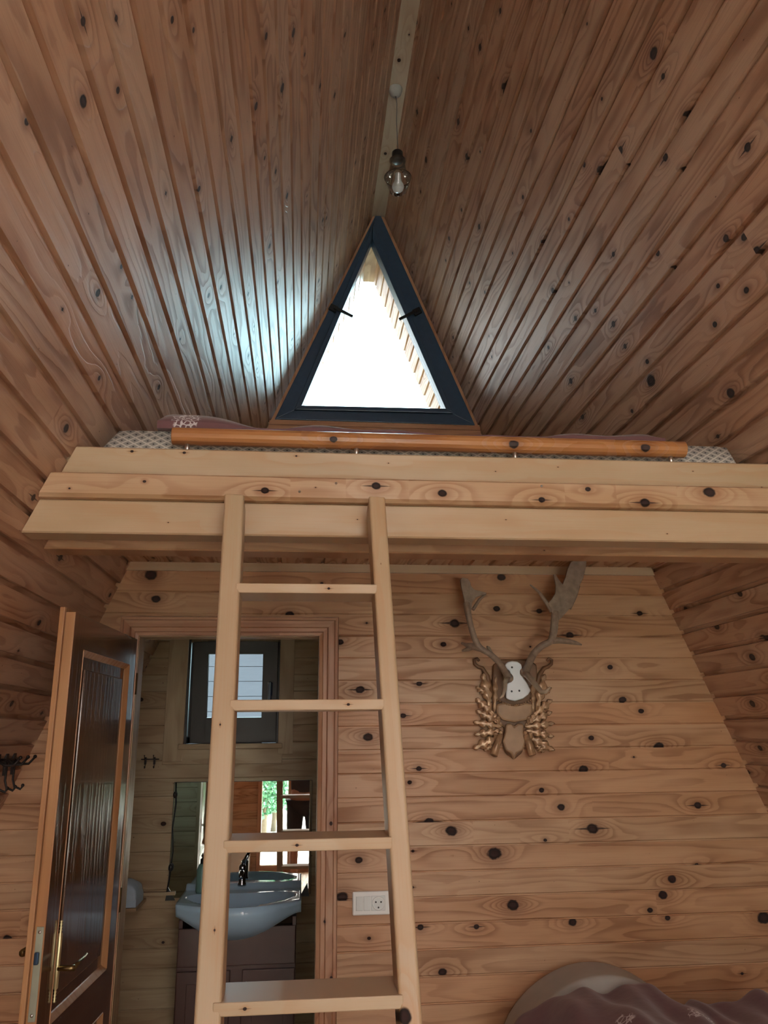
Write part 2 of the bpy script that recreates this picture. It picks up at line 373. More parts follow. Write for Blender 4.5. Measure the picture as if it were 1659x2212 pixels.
# ---------------------------------------------------------------- board walls
def groove(p, gap, bev, dep):     # cross-section of one tongue-and-groove board, groove at its lower edge
    return [(0, -dep), (gap, -dep), (gap+bev, 0), (p, 0), (p, -dep)]
def boards_wall(name, O, U, V, N, pitch, v0, n, lo, hi, mat, gap, bev, dep, kpts=(), krate=.9, flip=False, rad=(.005, .013), holes=None, **k):
    """kpts: knots as (point in space, radius)"""
    mb = MB(); O, U, V, N = Vector(O), Vector(U), Vector(V), Vector(N)
    loc = [((P-O).dot(U), (P-O).dot(V), r) for P, r in kpts]
    rg = random.Random(name)
    for i in range(n):
        vv = v0+i*pitch; rnd = rg.random()
        kn = [(a, b-vv, r) for a, b, r in loc if vv <= b < vv+pitch]
        L0 = min(lo(vv), lo(vv+pitch)); L1 = max(hi(vv), hi(vv+pitch))
        if L1-L0 < .02: continue
        u = L0+rg.random()*.4
        while u < L1:
            if all(abs(u-q[0]) > .16 for q in kn): kn.append((u, rg.uniform(gap+.012, pitch-.01), rg.uniform(*rad)*(1 if rg.random() < krate*.5 else .12)))
            u += rg.uniform(.18, .55)
        prof = groove(pitch, gap, bev, dep)
        spans = [(lo, hi)]
        if holes: spans = holes(vv, vv+pitch, lo, hi)
        for (a, b) in spans:
            mb.row(O+V*vv, U, V, N, prof, (lambda t, f=a: f(vv+t)), (lambda t, f=b: f(vv+t)), kn, rnd)
    bmesh.ops.recalc_face_normals(mb.bm, faces=[])
    return mb.build(name, mat, norm=False, kind='structure', **k)

PX = 1/1703.6
def kl(lst, f, s=1.0):
    o = []
    for x, y, r in lst:
        P = f(x, y); o.append((P, r*PX*(P-CAM).dot(FW)*s))
    return o
KN_BACK = [(982,1346,11),(1231,1372,9),(958,1392,6),(1073,1315,7),(1083,1247,9),(1165,1320,6),(906,1477,6),(871,1546,6),(1318,1441,6),(1345,1512,8),(1385,1536,6),(1277,1594,6),(1424,1613,11),(1260,1662,10),(905,1660,6),(885,1690,5),(1170,1707,6),(1212,1744,8),(927,1776,10),(975,1795,12),(1280,1790,12),(1178,1815,4),(1068,1844,15),(1452,1899,9),(1108,1955,13),(1432,1933,10),(1404,1966,6),(1442,1983,6),(1237,1992,9),(908,2003,7),(1029,2002,6),(956,2100,9),(778,1490,9),(795,1592,10),(775,1858,8),(740,1938,12),(797,2027,4),(780,2125,10),(326,1242,13),(337,1294,9),(626,1328,9),(735,1387,7),(1650,1983,14),(1507,1740,8),(1506,1868,4),(1563,1653,6),(1280,2096,8),(15,2028,9),(1382,1325,6),(70,1990,5)]
KN_RIGHT = [(1412,115,13),(1087,188,8),(990,263,7),(1008,338,7),(1037,102,7),(1480,250,9),(1437,340,9),(1471,370,8),(1615,318,10),(1340,325,9),(1295,368,10),(1355,360,7),(1262,355,6),(1568,515,9),(1608,512,9),(1634,543,12),(1612,627,8),(1421,547,7),(1171,524,6),(1194,628,7),(1243,688,6),(1325,700,7),(1350,748,6),(1406,822,15),(1398,781,6),(1578,849,12),(1233,823,7),(1258,900,7),(920,345,7),(901,242,5),(1451,580,5),(970,515,5),(1035,490,6),(1598,1282,8),(1475,1318,6),(1548,1353,9),(1649,1380,10),(1625,1420,9),(1625,1520,9),(1642,1616,7)]
KN_LEFT = [(180,219,14),(58,262,9),(255,195,8),(372,43,8),(184,358,6),(575,78,8),(634,70,9),(553,230,9),(610,190,10),(692,185,6),(745,75,6),(430,408,7),(500,300,7),(212,632,10),(143,925,12),(262,576,6),(285,642,5),(582,532,6),(620,423,7),(130,1205,9),(85,1345,8),(25,1520,8)]
SL = math.sqrt(1+KL*KL); SR = math.sqrt(1+KR*KR)
VL = Vector((KL, 0, 1))/SL; NL = Vector((1, 0, -KL))/SL      # up the left slope / inward normal
VR = Vector((-KR, 0, 1))/SR; NR = Vector((-1, 0, -KR))/SR
pl_ = .0843*SL; pr_ = .0863*SR
# groove lines: left at z 2.336 + n*.0843, right at z 2.420 + n*.0863 (grooves are 15 mm wide, centred on the line)
def roof(name, z_anchor, pz, slope, V, N, xfun, knots, on):
    n0 = int((z_anchor-.01)/pz); zb = z_anchor-n0*pz
    nb = int((ZR-zb)/pz)
    O = Vector((xfun(zb), 0, zb))-V*.0075
    return boards_wall(name, O, (0, 1, 0), V, N, pz*slope, 0, nb, lambda v: YF-.1, lambda v: YO, M_ROOF, .015, .004, .014, kl(knots, on, .9), krate=.5, rad=(.004, .010))
roof('wall_left', 2.336, .0843, SL, VL, NL, xl, KN_LEFT, on_left)
roof('wall_right', 2.420, .0863, SR, VR, NR, xr, KN_RIGHT, on_right)
# roof backing so that no sky shows through, and a plain outer skin
for nm, V, N, xf in (('trim_1', VL, NL, xl), ('trim_2', VR, NR, xr)):
    mb = MB(); a = Vector((xf(-.1), 0, -.1))-N*.0145; b = Vector((X0, 0, ZR+.03))-N*.0145
    mb.prism([Vector((a.x, YF-.1, a.z)), Vector((b.x, YF-.1, b.z)), Vector((b.x, YO, b.z)), Vector((a.x, YO, a.z))], -N*.08)
    mb.build(nm, M_ROOF, kind='structure')
# ridge board
mb = MB()
zrb = 4.778
mb.row((0, 0, zrb), (0, 1, 0), (1, 0, 0), (0, 0, -1), [(.389, -.02), (.389, 0), (.478, 0), (.478, -.02)], lambda v: YF, lambda v: DF,
       [(3.33, .43, .006), (2.95, .45, .004), (3.75, .42, .009), (3.1, .42, .009)], .3, closed=True, caps=True)
mb.build('trim_3', M_RIDGE, kind='structure')
mb = MB(); mb.row((0, 0, zrb+.012), (0, 1, 0), (1, 0, 0), (0, 0, -1), [(.385, -.02), (.385, 0), (.483, 0), (.483, -.02)], lambda v: DF, lambda v: YO, [], .6, closed=True, caps=True)
mb.build('trim_8', M_ROOF, kind='structure')

# partition between the room and the bathroom, with the doorway cut out
DX0, DX1, DZ = -.628, .067, 1.972
PW = .0869
zb0 = .839-9*PW
def part_holes(z0, z1, lo, hi):
    if z0 >= DZ-.02: return [(lo, hi)]
    return [(lo, lambda v: DX0), (lambda v: DX1, hi)]
nrow = int(round((2.229-zb0)/PW))
boards_wall('wall_back', (0, D, 0), (1, 0, 0), (0, 0, 1), (0, -1, 0), PW, zb0, nrow+1, lambda z: xl(z)-.02, lambda z: xr(z)+.02, M_WALL, .004, .004, .005, kl(KN_BACK, lambda x, y: at(x, y, D), .85), krate=.2, rad=(.003, .007), holes=part_holes)
# bathroom side of the same wall and the other bathroom walls
boards_wall('wall_partition', (0, D+.09, 0), (1, 0, 0), (0, 0, 1), (0, 1, 0), PW, zb0, nrow+1, lambda z: xl(z)-.02, lambda z: .45, M_BATH, .004, .004, .005, holes=part_holes)
# gable wall: two windows are left open in it
TZ0, TZ1 = 3.33, 4.86
BWX0, BWX1, BWZ0, BWZ1 = -.603, -.118, 1.556, 2.105
def gable_holes(z0, z1, lo, hi):
    zm = (z0+z1)/2
    if BWZ0 < zm < BWZ1: return [(lo, lambda v: BWX0), (lambda v: BWX1, hi)]
    if zm > TZ0+.04: return []
    return [(lo, hi)]
GP = .0868; g0 = BWZ0-17*GP
boards_wall('wall_gable', (0, DF, 0), (1, 0, 0), (0, 0, 1), (0, -1, 0), GP, g0, 45, lambda z: xl(z)-.02, lambda z: xr(z)+.02, M_BATH, .004, .004, .005, krate=.3, holes=gable_holes)
boards_wall('wall_gable', (0, DF+.12, 0), (1, 0, 0), (0, 0, 1), (0, 1, 0), GP, g0, 45, lambda z: xl(z)-.02, lambda z: xr(z)+.02, M_BATH, .004, .004, .005, krate=.3, holes=gable_holes)
boards_wall('wall_bathroom', (.45, 0, 0), (0, 1, 0), (0, 0, 1), (-1, 0, 0), GP, g0, 27, lambda z: D+.08, lambda z: DF, M_BATH, .004, .004, .005, krate=.3)
# loft underside, loft floor, room floor
ZC = 2.262
boards_wall('ceiling', (0, 0, ZC), (0, 1, 0), (1, 0, 0), (0, 0, -1), .0853, -.70, 27, lambda v: 2.37, lambda v: DF, M_WALL, .012, .004, .008, krate=.3)
mb = MB(); mb.prism([Vector((xl(2.3), 2.15, 2.275)), Vector((xr(2.3), 2.15, 2.275)), Vector((xr(2.3), DF+.1, 2.275)), Vector((xl(2.3), DF+.1, 2.275))], (0, 0, .085))
mb.build('floor', M_SPRUCE, kind='structure')
boards_wall('floor', (0, 0, 0), (0, 1, 0), (1, 0, 0), (0, 0, 1), .12, -1.75, 35, lambda v: YF, lambda v: DF+.1, M_FLOOR, .002, .002, .002, krate=.3)
# trim strip under the loft ceiling
mb = MB(); mb.row((0, D-.014, 2.229), (1, 0, 0), (0, 0, 1), (0, -1, 0), [(0, -.014), (0, 0), (.033, 0), (.033, -.014)], lambda v: xl(2.229+v), lambda v: xr(2.229+v), [], .2, closed=True)
mb.build('trim_4', M_SPRUCE, kind='structure')

# ---------------------------------------------------------------- doorway: casing, jamb
mb = MB()
def casing_piece(mb, O, U, V, lo, hi, rnd):
    prof = [(0, -.018), (0, 0), (.012, .003), (.016, -.003), (.030, -.003), (.034, .004), (.058, .004), (.062, -.002), (.072, -.002), (.076, -.018)]
    mb.row(O, U, V, (0, -1, 0), prof, lo, hi, [(1.28, .05, .006), (.95, .03, .004), (.77, .055, .005), (.6, .02, .005)], rnd, closed=False)
cyy = D-.018
casing_piece(mb, (DX1, cyy, 0), (0, 0, 1), (1, 0, 0), lambda v: 0, lambda v: DZ+v, .31)
casing_piece(mb, (DX0, cyy, 0), (0, 0, 1), (-1, 0, 0), lambda v: 0, lambda v: DZ+v, .7)
casing_piece(mb, (0, cyy, DZ), (1, 0, 0), (0, 0, 1), lambda v: DX0-v, lambda v: DX1+v, .53)
mb.build('trim_5', M_TRIM, kind='structure')
mb = MB()
for a, b in (((DX1-.002, D-.004, 0), (DX1+.02, D+.1, DZ)), ((DX0-.02, D-.004, 0), (DX0+.002, D+.1, DZ))): mb.box(a, b, 2)
mb.box((DX0-.02, D-.004, DZ-.002), (DX1+.02, D+.1, DZ+.02), 0)
mb.build('trim_6', M_BATH, kind='structure')

# ---------------------------------------------------------------- triangular gable window
def tri_ring(mb, out, inn, y0, y1, mi=0):
    """frame between two triangles (each three (x, z)), from depth y0 to y1"""
    n = 3
    for i in range(n):
        j = (i+1) % n
        q = [out[i], out[j], inn[j], inn[i]]
        mb.prism([Vector((x, y0, z)) for x, z in q], (0, y1-y0, 0), mi)
TI = [(-.028, 3.452), (.825, 3.460), (.392, 4.597)]
def roof_tri(zb, inset): return [(xl(zb)+inset, zb), (xr(zb)-inset, zb), (X0, ZR-inset/((KL+KR)/2)*1.0)]
win = empty('window_1', (.43, DF, 3.36), kind='structure'); wl = Vector((-.43, -DF, -3.36))
def shifted(mb, v):
    for q in mb.bm.verts: q.co += v
    return mb
mb = MB(); o1 = roof_tri(3.350, .006); i1 = [(xl(3.366)+.026, 3.366), (xr(3.366)-.026, 3.366), (X0-.004, ZR-.055)]
tri_ring(mb, o1, i1, DF-.022, DF+.12)
shifted(mb, wl).build('casing', M_TRIM, win, label='thin brown wooden strip around the dark frame')
i2 = [(TI[0][0]-.045, TI[0][1]-.028), (TI[1][0]+.045, TI[1][1]-.028), (TI[2][0]+.004, TI[2][1]+.10)]
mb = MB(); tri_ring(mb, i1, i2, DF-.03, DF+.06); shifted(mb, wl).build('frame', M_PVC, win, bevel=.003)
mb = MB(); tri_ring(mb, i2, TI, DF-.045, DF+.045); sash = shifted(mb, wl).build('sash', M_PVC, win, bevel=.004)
mb = MB(); mb.prism([Vector((x, DF+.01, z)) for x, z in TI], (0, .004, 0)); shifted(mb, wl).build('pane', M_GLASS, win)
mb = MB(); mb.box((xl(3.30)+.02, DF-.035, 3.24), (xr(3.30)-.02, DF-.006, 3.328), 0); mb.box((xl(3.33)+.012, DF-.045, 3.328), (xr(3.33)-.012, DF, 3.352), 0)
shifted(mb, wl).build('window_sill', M_TRIM, win)
for s, px in ((1, ((722, 665), (742, 676), (762, 685))), (-1, ((900, 672), (882, 684), (862, 691)))):
    a, b, c = [at(x, y, DF-.055)+wl for x, y in px]
    mb = MB(); d = (c-a).normalized(); up = d.cross(Vector((0, 1, 0))).normalized()
    mb.prism([a-up*.02-d*.03, a-up*.02+d*.02, a+up*.02+d*.02, a+up*.02-d*.03], (0, .02, 0))
    mb.prism([a-up*.009, c-up*.008, c+up*.008, a+up*.009], (0, -.012, 0))
    mb.build('window_catch', M_BLACK, win, bevel=.002, label='black window catch with a short lever')

# ---------------------------------------------------------------- bathroom window, tilted open at the top
bw = empty('window_2', ((BWX0+BWX1)/2, DF, BWZ0), kind='structure'); bo = -Vector(bw.location)
mb = MB()
for a, b, ax in (((-.704, DF-.02, 1.47), (BWX0, DF-.002, 2.2), 2), ((BWX1, DF-.02, 1.50), (-.041, DF-.002, 2.2), 2), ((-.704, DF-.018, 1.455), (-.095, DF-.002, 1.53), 0)): mb.box(a, b, ax)
shifted(mb, bo).build('casing', M_BATH, bw, bevel=.002)
mb = MB(); mb.box((-.625, DF-.05, 1.53), (-.095, DF+.07, 1.556), 0); shifted(mb, bo).build('window_sill', M_BATH, bw, bevel=.003)
mb = MB()
for a, b in (((BWX0, DF+.0, BWZ0), (BWX0+.012, DF+.12, BWZ1)), ((BWX1-.012, DF, BWZ0), (BWX1, DF+.12, BWZ1)), ((BWX0, DF, BWZ1-.012), (BWX1, DF+.12, BWZ1))): mb.box(a, b, 2)
shifted(mb, bo).build('window_reveal', M_BROWNPVC, bw)
mb = MB()
fx0, fx1, fz0, fz1 = BWX0+.008, BWX1-.008, BWZ0+.002, BWZ1-.008
for a, b in (((fx0, DF+.05, fz0), (fx0+.022, DF+.11, fz1)), ((fx1-.03, DF+.05, fz0), (fx1, DF+.11, fz1)), ((fx0, DF+.05, fz0), (fx1, DF+.11, fz0+.035)), ((fx0, DF+.05, fz1-.012), (fx1, DF+.11, fz1))): mb.box(a, b, 2)
shifted(mb, bo).build('frame', M_BROWNPVC, bw, bevel=.003)
sx0, sx1, sz0, sz1 = -.575, -.128, BWZ0+.006, BWZ1-.022
R_ = Matrix.Translation(Vector((0, DF+.045, sz0))) @ Matrix.Rotation(math.radians(4.0), 4, 'X') @ Matrix.Translation(Vector((0, -DF-.045, -sz0)))
gx0, gx1, gz0, gz1 = -.497, -.205, 1.69, 2.018
mb = MB()
for a, b in (((sx0, DF+.0, sz0), (gx0, DF+.05, sz1)), ((gx1, DF+.0, sz0), (sx1, DF+.05, sz1)), ((gx0, DF+.0, sz0), (gx1, DF+.05, gz0)), ((gx0, DF+.0, gz1), (gx1, DF+.05, sz1))): mb.box(a, b, 2, M=R_)
shifted(mb, bo).build('sash', M_BROWNPVC, bw, weld=.0001, bevel=.003, label='dark brown sash tilted inward at the top')
mb = MB(); mb.box((gx0-.005, DF+.02, gz0-.005), (gx1+.005, DF+.026, gz1+.005), 2, M=R_); shifted(mb, bo).build('pane', M_GLASS, bw)
mb = MB(); hx = (gx1+sx1)/2
mb.box((hx-.013, DF-.012, 1.80), (hx+.013, DF, 1.87), 2, M=R_); mb.box((hx-.009, DF-.045, 1.76), (hx+.009, DF-.028, 1.875), 2, M=R_); mb.box((hx-.008, DF-.03, 1.845), (hx+.008, DF-.01, 1.865), 2, M=R_)
shifted(mb, bo).build('window_handle', plain('blue_black_handle', (.015, .03, .09), .2, bump=0), bw, bevel=.005)

# ---------------------------------------------------------------- loft edge beams
def beam(name, z0, z1, y0, y1, mat, label, knots=(), prof=None, rnd=.4):
    ym = y0; h = z1-z0
    e = empty(name, (X0, y0, z0), label=label, cat='beam')
    mb = MB(); pr = prof or [(0, -(y1-y0)), (0, -.004), (.004, 0), (h-.004, 0), (h, -.004), (h, -(y1-y0))]
    ks = []
    for x, y, r in knots:
        P = at(x, y, y0); ks.append((P.x, P.z-z0, r*PX*(P-CAM).dot(FW)))
    for q in range(8):
        u = random.uniform(-.6, 1.4)
        if all(abs(u-k[0]) > .12 for k in ks): ks.append((u, random.uniform(.01, h-.01), .0015))
    mb.row((0, y0, z0), (1, 0, 0), (0, 0, 1), (0, -1, 0), pr, lambda v: xl(z0+v)+.002, lambda v: xr(z0+v)-.002, ks, rnd, closed=True, caps=True)
    for v in mb.bm.verts: v.co -= e.location
    mb.build('timber', mat, e)
    return e
beam('loft_beam', 2.118, 2.211, 2.095, 2.175, M_SPRUCE, 'pale smooth timber at the bottom of the loft edge, above the ladder', [(500,1128,3)], rnd=.12)
hm = 2.279-2.2115
mb_e = beam('loft_beam', 2.2115, 2.279, 2.068, 2.128, M_BEAM, 'knotty middle timber of the loft edge, behind the tops of the ladder rails',
     [(572,1060,7),(812,1050,8),(955,1066,8),(1170,1080,6),(1270,1057,5),(1393,1086,9),(1532,1064,11),(150,1055,2),(312,1040,3)],
     [(0, -.06), (0, -.010), (.005, -.005), (.009, 0), (hm-.004, 0), (hm, -.004), (hm, -.06)], rnd=.8)
tb = beam('loft_beam', 2.2795, 2.374, 2.128, 2.19, M_SPRUCE, 'top timber of the loft edge, carrying the round rail', [(285,975,3),(398,978,3),(640,985,2)], rnd=.55)
beam('loft_beam', 2.118, 2.2, 2.285, 2.37, M_WALL, 'rear joist under the loft, seen behind the pale edge timber', rnd=.3)
for x, y in ((647,1062),(726,1044),(1170,1050)):
    P = at(x, y, 2.068)-Vector(mb_e.location)
    mb = MB(); mb.lathe([(0, .003), (.003, .002), (.0035, 0)], P, (0, -1, 0), 12); mb.build('screw_head', M_STEEL, mb_e)

# ---------------------------------------------------------------- round rail on the loft edge
rail = empty('loft_rail', (X0, 2.165, 2.374), label='round varnished log rail lying along the loft edge on short steel posts', cat='railing')
ro = -Vector(rail.location)
A = at(372, 944, 2.165)+ro; B = at(1478, 970, 2.165)+ro
A.z = B.z = (A.z+B.z)/2
mb = MB(); RR_ = .0255
n = 14; pr = [(math.sin(2*math.pi*i/n)*RR_, math.cos(2*math.pi*i/n)*RR_) for i in range(n)]
lk = [(at(720,958,2.14)+ro, .009), (at(1110,963,2.14)+ro, .012), (at(1395,973,2.14)+ro, .012)]
mb.row((0, A.y, A.z), (1, 0, 0), (0, 0, 1), (0, -1, 0), pr, lambda v: A.x, lambda v: B.x, [(p_.x, -.005, r_) for p_, r_ in lk], .2, closed=True, caps=True)
mb.build('log', M_LOG, rail, smooth=False, bevel=.003)
for px_ in (404, 770, 1112, 1447):
    P = at(px_, 975, 2.165)+ro; mb = MB(); mb.lathe([(0, 0), (.0075, 0), (.0075, A.z-.02), (0, A.z-.02)], (P.x, A.y, 0), n=14); mb.build('post', M_STEEL, rail)

# ---------------------------------------------------------------- loft mattress and bedding
def soft_slab(x0, x1, y0, y1, ztop, zbot, edge, nx, ny, seed, name, mat, parent=None, loc=(0, 0, 0), **k):
    """bed-like slab: ztop(x, y) height field with rounded rim, closed below"""
    mb = MB(); loc = Vector(loc); g = []
    def f(t): return 1-(1-min(1, t))**3
    for i in range(nx+1):
        r = []
        for j in range(ny+1):
            x = x0+(x1-x0)*i/nx; y = y0+(y1-y0)*j/ny
            d = min(x-x0, x1-x, y-y0, y1-y)
            e_ = math.sqrt(max(0, 1-(1-min(1, d/edge))**2))
            z = zbot+(ztop(x, y)-zbot)*(.35+.65*e_)
            r.append(mb.bm.verts.new(Vector((x, y, z))-loc))
        g.append(r)
    for i in range(nx):
        for j in range(ny):
            fc = mb.face([g[i][j], g[i+1][j], g[i+1][j+1], g[i][j+1]]); fc.smooth = True
    rim = [g[i][0] for i in range(nx+1)]+[g[nx][j] for j in range(1, ny+1)]+[g[i][ny] for i in range(nx-1, -1, -1)]+[g[0][j] for j in range(ny-1, 0, -1)]
    low = [mb.bm.verts.new(Vector((v.co.x+loc.x, v.co.y+loc.y, zbot))-loc) for v in rim]
    for i in range(len(rim)):
        j = (i+1) % len(rim); mb.face([rim[j], rim[i], low[i], low[j]])
    mb.face(list(reversed(low)))
    return mb.build(name, mat, parent, **k)
mat_o = soft_slab(-.585, 1.375, 2.215, 4.25, lambda x, y: 2.475, 2.362, .05, 60, 50, 1, 'mattress', M_LATTICE, label='mattress in grey lattice cover with black dots on the loft, behind the log rail', cat='mattress')
def loft_top(x, y):
    z = 2.505+.010*math.sin(x*9+y*3)+.006*math.sin(x*23+1)
    z += .045*math.exp(-((x+.36)/.17)**2)+.02*math.exp(-((x-1.05)/.12)**2)-.01*math.exp(-((x-.7)/.2)**2)
    return z
ldv = soft_slab(-.44, 1.13, 2.235, 4.2, loft_top, 2.476, .03, 90, 40, 2, 'duvet', M_FLOWER, label='mauve duvet with white flower print on the loft mattress', cat='duvet')

mb = MB(); mb.tube([Vector((x, 2.30, loft_top(x, 2.30)+.001)) for x in [-.28+i*.05 for i in range(27)]], .0022, 6); mb.build('piping', M_GREYCLOTH, ldv)
# ---------------------------------------------------------------- ladder
LY, LS = 1.98, .276
def lad(px, py): return hit(px, py, (0, 1, -LS), LY-LS*(2.198))
lt = [lad(485, 1066), lad(527, 1068), lad(797, 1071), lad(832, 1073)]
lb = [lad(425, 2180), lad(473, 2180), lad(862, 2180), lad(912, 2180)]
ladder = empty('wooden_ladder', (0, lad(450, 2180).y-.27, 0), label='pale wooden ladder leaning against the loft edge in front of the doorway', cat='ladder')
lo_ = -Vector(ladder.location)
back = Vector((0, math.cos(math.atan(LS)), -math.sin(math.atan(LS))))      # from the ladder's front to its back
def down(a, b):     # extend line a->b to the floor
    t = a.z/(a.z-b.z); return a+(b-a)*t
for i0, i1, sgn in ((0, 1, 1), (2, 3, 2)):
    a0, a1 = lt[i0], lt[i1]; b0, b1 = down(lt[i0], lb[i0]), down(lt[i1], lb[i1])
    zt = (a0.z+a1.z)/2
    mb = MB(); w = .08
    # board as a row along its length, front face towards the room
    U = ((b0+b1)/2-(a0+a1)/2); Ln = U.length; U.normalize(); Vd = (a1-a0).normalized(); N = -back
    ww = (a1-a0).length; prof = [(0, -w), (0, -.004), (.004, 0), (ww-.004, 0), (ww, -.004), (ww, -w)]
    kk = [(.6, .02, .002), (1.0, .03, .002)]
    if i0 == 2: P1 = lad(858, 1676); kk = [((P1-a0).dot(U), (P1-a0).dot(Vd), .011), ((lad(878, 2195)-a0).dot(U), .010, .012), (.2, .02, .001)]
    mb.row(a0+lo_, U, Vd, N, prof, lambda v: 0, lambda v: Ln, kk, .17+.4*sgn, closed=True, caps=True)
    mb.build('rail', M_SPRUCE, ladder, bevel=.004)
    if i0 == 0: railL = (a0, b0)
for k_, (zx0, zx1, zt, pxl, pxr) in enumerate([(0, 0, 1260, 510, 814), (0, 0, 1512, 497, 830), (0, 0, 1816, 483, 847), (0, 0, 2166, 460, 871)]):
    a = lad(pxl, zt); b = lad(pxr, zt-2 if k_ != 3 else 2150); z = a.z; th = .0235
    a.z = z
    mb = MB(); y = a.y-.004
    mb.row(Vector((0, y, z-th))+lo_, (1, 0, 0), (0, 0, 1), (0, -1, 0), [(0, -.128), (0, 0), (th, 0), (th, -.128)], lambda v: a.x, lambda v: b.x, [(random.uniform(-.1, .15), .012, .003), (.3, .01, .001)], random.random(), closed=True, caps=True)
    mb.build('rung', M_SPRUCE, ladder, bevel=.002)
    dz_prev = z
zsp = (lad(510, 1260).z-lad(460, 2166).z)/3
for q in (1, 2, 3):
    z = lad(460, 2166).z-q*zsp
    if z < .1: break
    t = (lt[0].z-z)/(lt[0].z-0); xa = railL[0].x+(railL[1].x-railL[0].x)*t; y = LY-LS*(lt[0].z-z)
    mb = MB(); mb.row(Vector((0, y, z-.0235))+lo_, (1, 0, 0), (0, 0, 1), (0, -1, 0), [(0, -.128), (0, 0), (.0235, 0), (.0235, -.128)], lambda v: xa+.03, lambda v: xa+.40, [], random.random(), closed=True, caps=True)
    mb.build('rung', M_SPRUCE, ladder, bevel=.002)

# ---------------------------------------------------------------- bathroom door leaf, standing open
th_d = math.atan2(.040, .70)
door = empty('door_1', (-.63, D-.01, 0), (0, 0, 0), kind='structure')
# local frame: s along the leaf from the hinge to the free edge, n outward from the visible face (+X side)
sd = Vector((-math.sin(th_d), -math.cos(th_d), 0)); nd = Vector((math.cos(th_d), -math.sin(th_d), 0)); zz = Vector((0, 0, 1))
DW, DT, DH = .722, .028, 1.956
DM = Matrix((sd, nd, zz)).transposed().to_4x4()
def dbox(mb, s0, s1, n0, n1, z0, z1, ax=2): mb.box((s0, n0, z0), (s1, n1, z1), ax, M=DM)
P0, P1, PZ0, PZ1 = .095, .625, .845, 1.855       # upper panel, along s and z
Q0, Q1 = .13, .72
mb = MB()
dbox(mb, 0, P0, -DT, 0, .01, DH); dbox(mb, P1, DW-.001, -DT, 0, .01, DH)
dbox(mb, P0, P1, -DT, 0, PZ1, DH, 0); dbox(mb, P0, P1, -DT, 0, Q1, PZ0, 0); dbox(mb, P0, P1, -DT, 0, .01, Q0, 0)
leaf = mb.build('leaf', M_DOOR, door)
for z0, z1 in ((PZ0, PZ1), (Q0, Q1)):
    mb = MB(); dbox(mb, P0-.005, P1+.005, -DT+.006, -.014, z0-.005, z1+.005)
    dbox(mb, P0+.055, P1-.055, -.014, -.007, z0+.055, z1-.055)
    mb.build('door_panel', M_DOOR, door, bevel=.004)
    mb = MB(); w = .019
    oc = [(P0, z0), (P1, z0), (P1, z1), (P0, z1)]; ic = [(P0+w, z0+w), (P1-w, z0+w), (P1-w, z1-w), (P0+w, z1-w)]
    for i in range(4):
        j = (i+1) % 4
        for (fa, fb, na, nb_) in ((oc, ic, .0035, -.013),):
            q = [(fa[i], na), (fa[j], na), (fb[j], nb_), (fb[i], nb_)]
            f1 = [mb.bm.verts.new(DM @ Vector((p_[0], n_, p_[1]))) for p_, n_ in q]
            f2 = [mb.bm.verts.new(DM @ Vector((p_[0], -.020, p_[1]))) for p_, n_ in q]
            ux = [(p_[1], p_[0]) for p_, n_ in q]
            mb.face(f1, ux); mb.face(list(reversed(f2)), list(reversed(ux)))
            for c_ in range(4):
                d_ = (c_+1) % 4; mb.face([f1[d_], f1[c_], f2[c_], f2[d_]], [ux[d_], ux[c_], ux[c_], ux[d_]])
    mb.build('moulding', M_DOOREDGE, door, bevel=.005, label='lighter orange moulding round the panel')
mb = MB(); dbox(mb, DW-.001, DW+.004, -DT, 0, .01, DH); dbox(mb, DW+.0, DW+.012, -DT-.016, -DT-.001, .01, DH+.014); dbox(mb, 0, DW, -DT-.016, -DT-.001, .01, DH+.014)
mb.build('edge', M_DOOREDGE, door, bevel=.002, label='orange-brown free edge with its rebate lip')
mb = MB(); dbox(mb, DW+.004, DW+.0065, -.022, -.003, .885, 1.11); lp = mb.build('lock_plate', M_LOCK, door, bevel=.001)
mb = MB(); dbox(mb, DW+.0065, DW+.017, -.019, -.007, 1.02, 1.05); mb.build('latch', plain('blue_steel_latch', (.05, .09, .16), .3, metal=.8, bump=0), lp, bevel=.003)
for z in (.90, 1.097):
    mb = MB(); mb.lathe([(0, .0022), (.004, .0018), (.0045, 0)], DM @ Vector((DW+.0065, -.0125, z)), sd, 12); mb.build('screw_head', M_STEEL, lp)
hs = DW-.105
hz = 1.002
# long brass rod-like back plate with beaded ends, lever on a neck
def dp(s, n, z): return DM @ Vector((s, n, z))
hs = .618
prof = [(0, 0), (.003, .001), (.0045, .004), (.0025, .007), (.0045, .011), (.0025, .015), (.0045, .019), (.0025, .023), (.0045, .027), (.0028, .031), (.0062, .036), (.0066, .10)]
full = prof+[(r, .207-h) for r, h in reversed(prof)]
mb = MB(); mb.lathe(full, dp(hs, .0065, .897), (0, 0, 1), 14); pt = mb.build('handle_plate', M_BRASS, door)
mb = MB(); mb.tube([dp(hs, .008, hz-.02), dp(hs, .045, hz-.02), dp(hs-.004, .052, hz-.02)], [.0075, .0075, .009], 12)
mb.tube([dp(hs, .050, hz-.02), dp(hs-.03, .056, hz-.012), dp(hs-.07, .055, hz-.012), dp(hs-.105, .053, hz-.010)], [.007, .005, .004, .0035], 10)
mb.build('door_handle', M_OLDBRASS, door, smooth=True)
mb = MB(); mb.tube([dp(hs+.03, -DT-.016, 1.03), dp(hs+.03, -DT-.05, 1.03)], .0075, 12); mb.tube([dp(hs+.035, -DT-.052, 1.03), dp(hs-.08, -DT-.056, 1.03)], [.010, .006], 10)
mb.lathe([(0, .004), (.014, .003), (.016, 0)], dp(hs+.03, -DT-.02, 1.03), -nd, 16)
mb.build('door_handle', M_OLDBRASS, door, smooth=True)
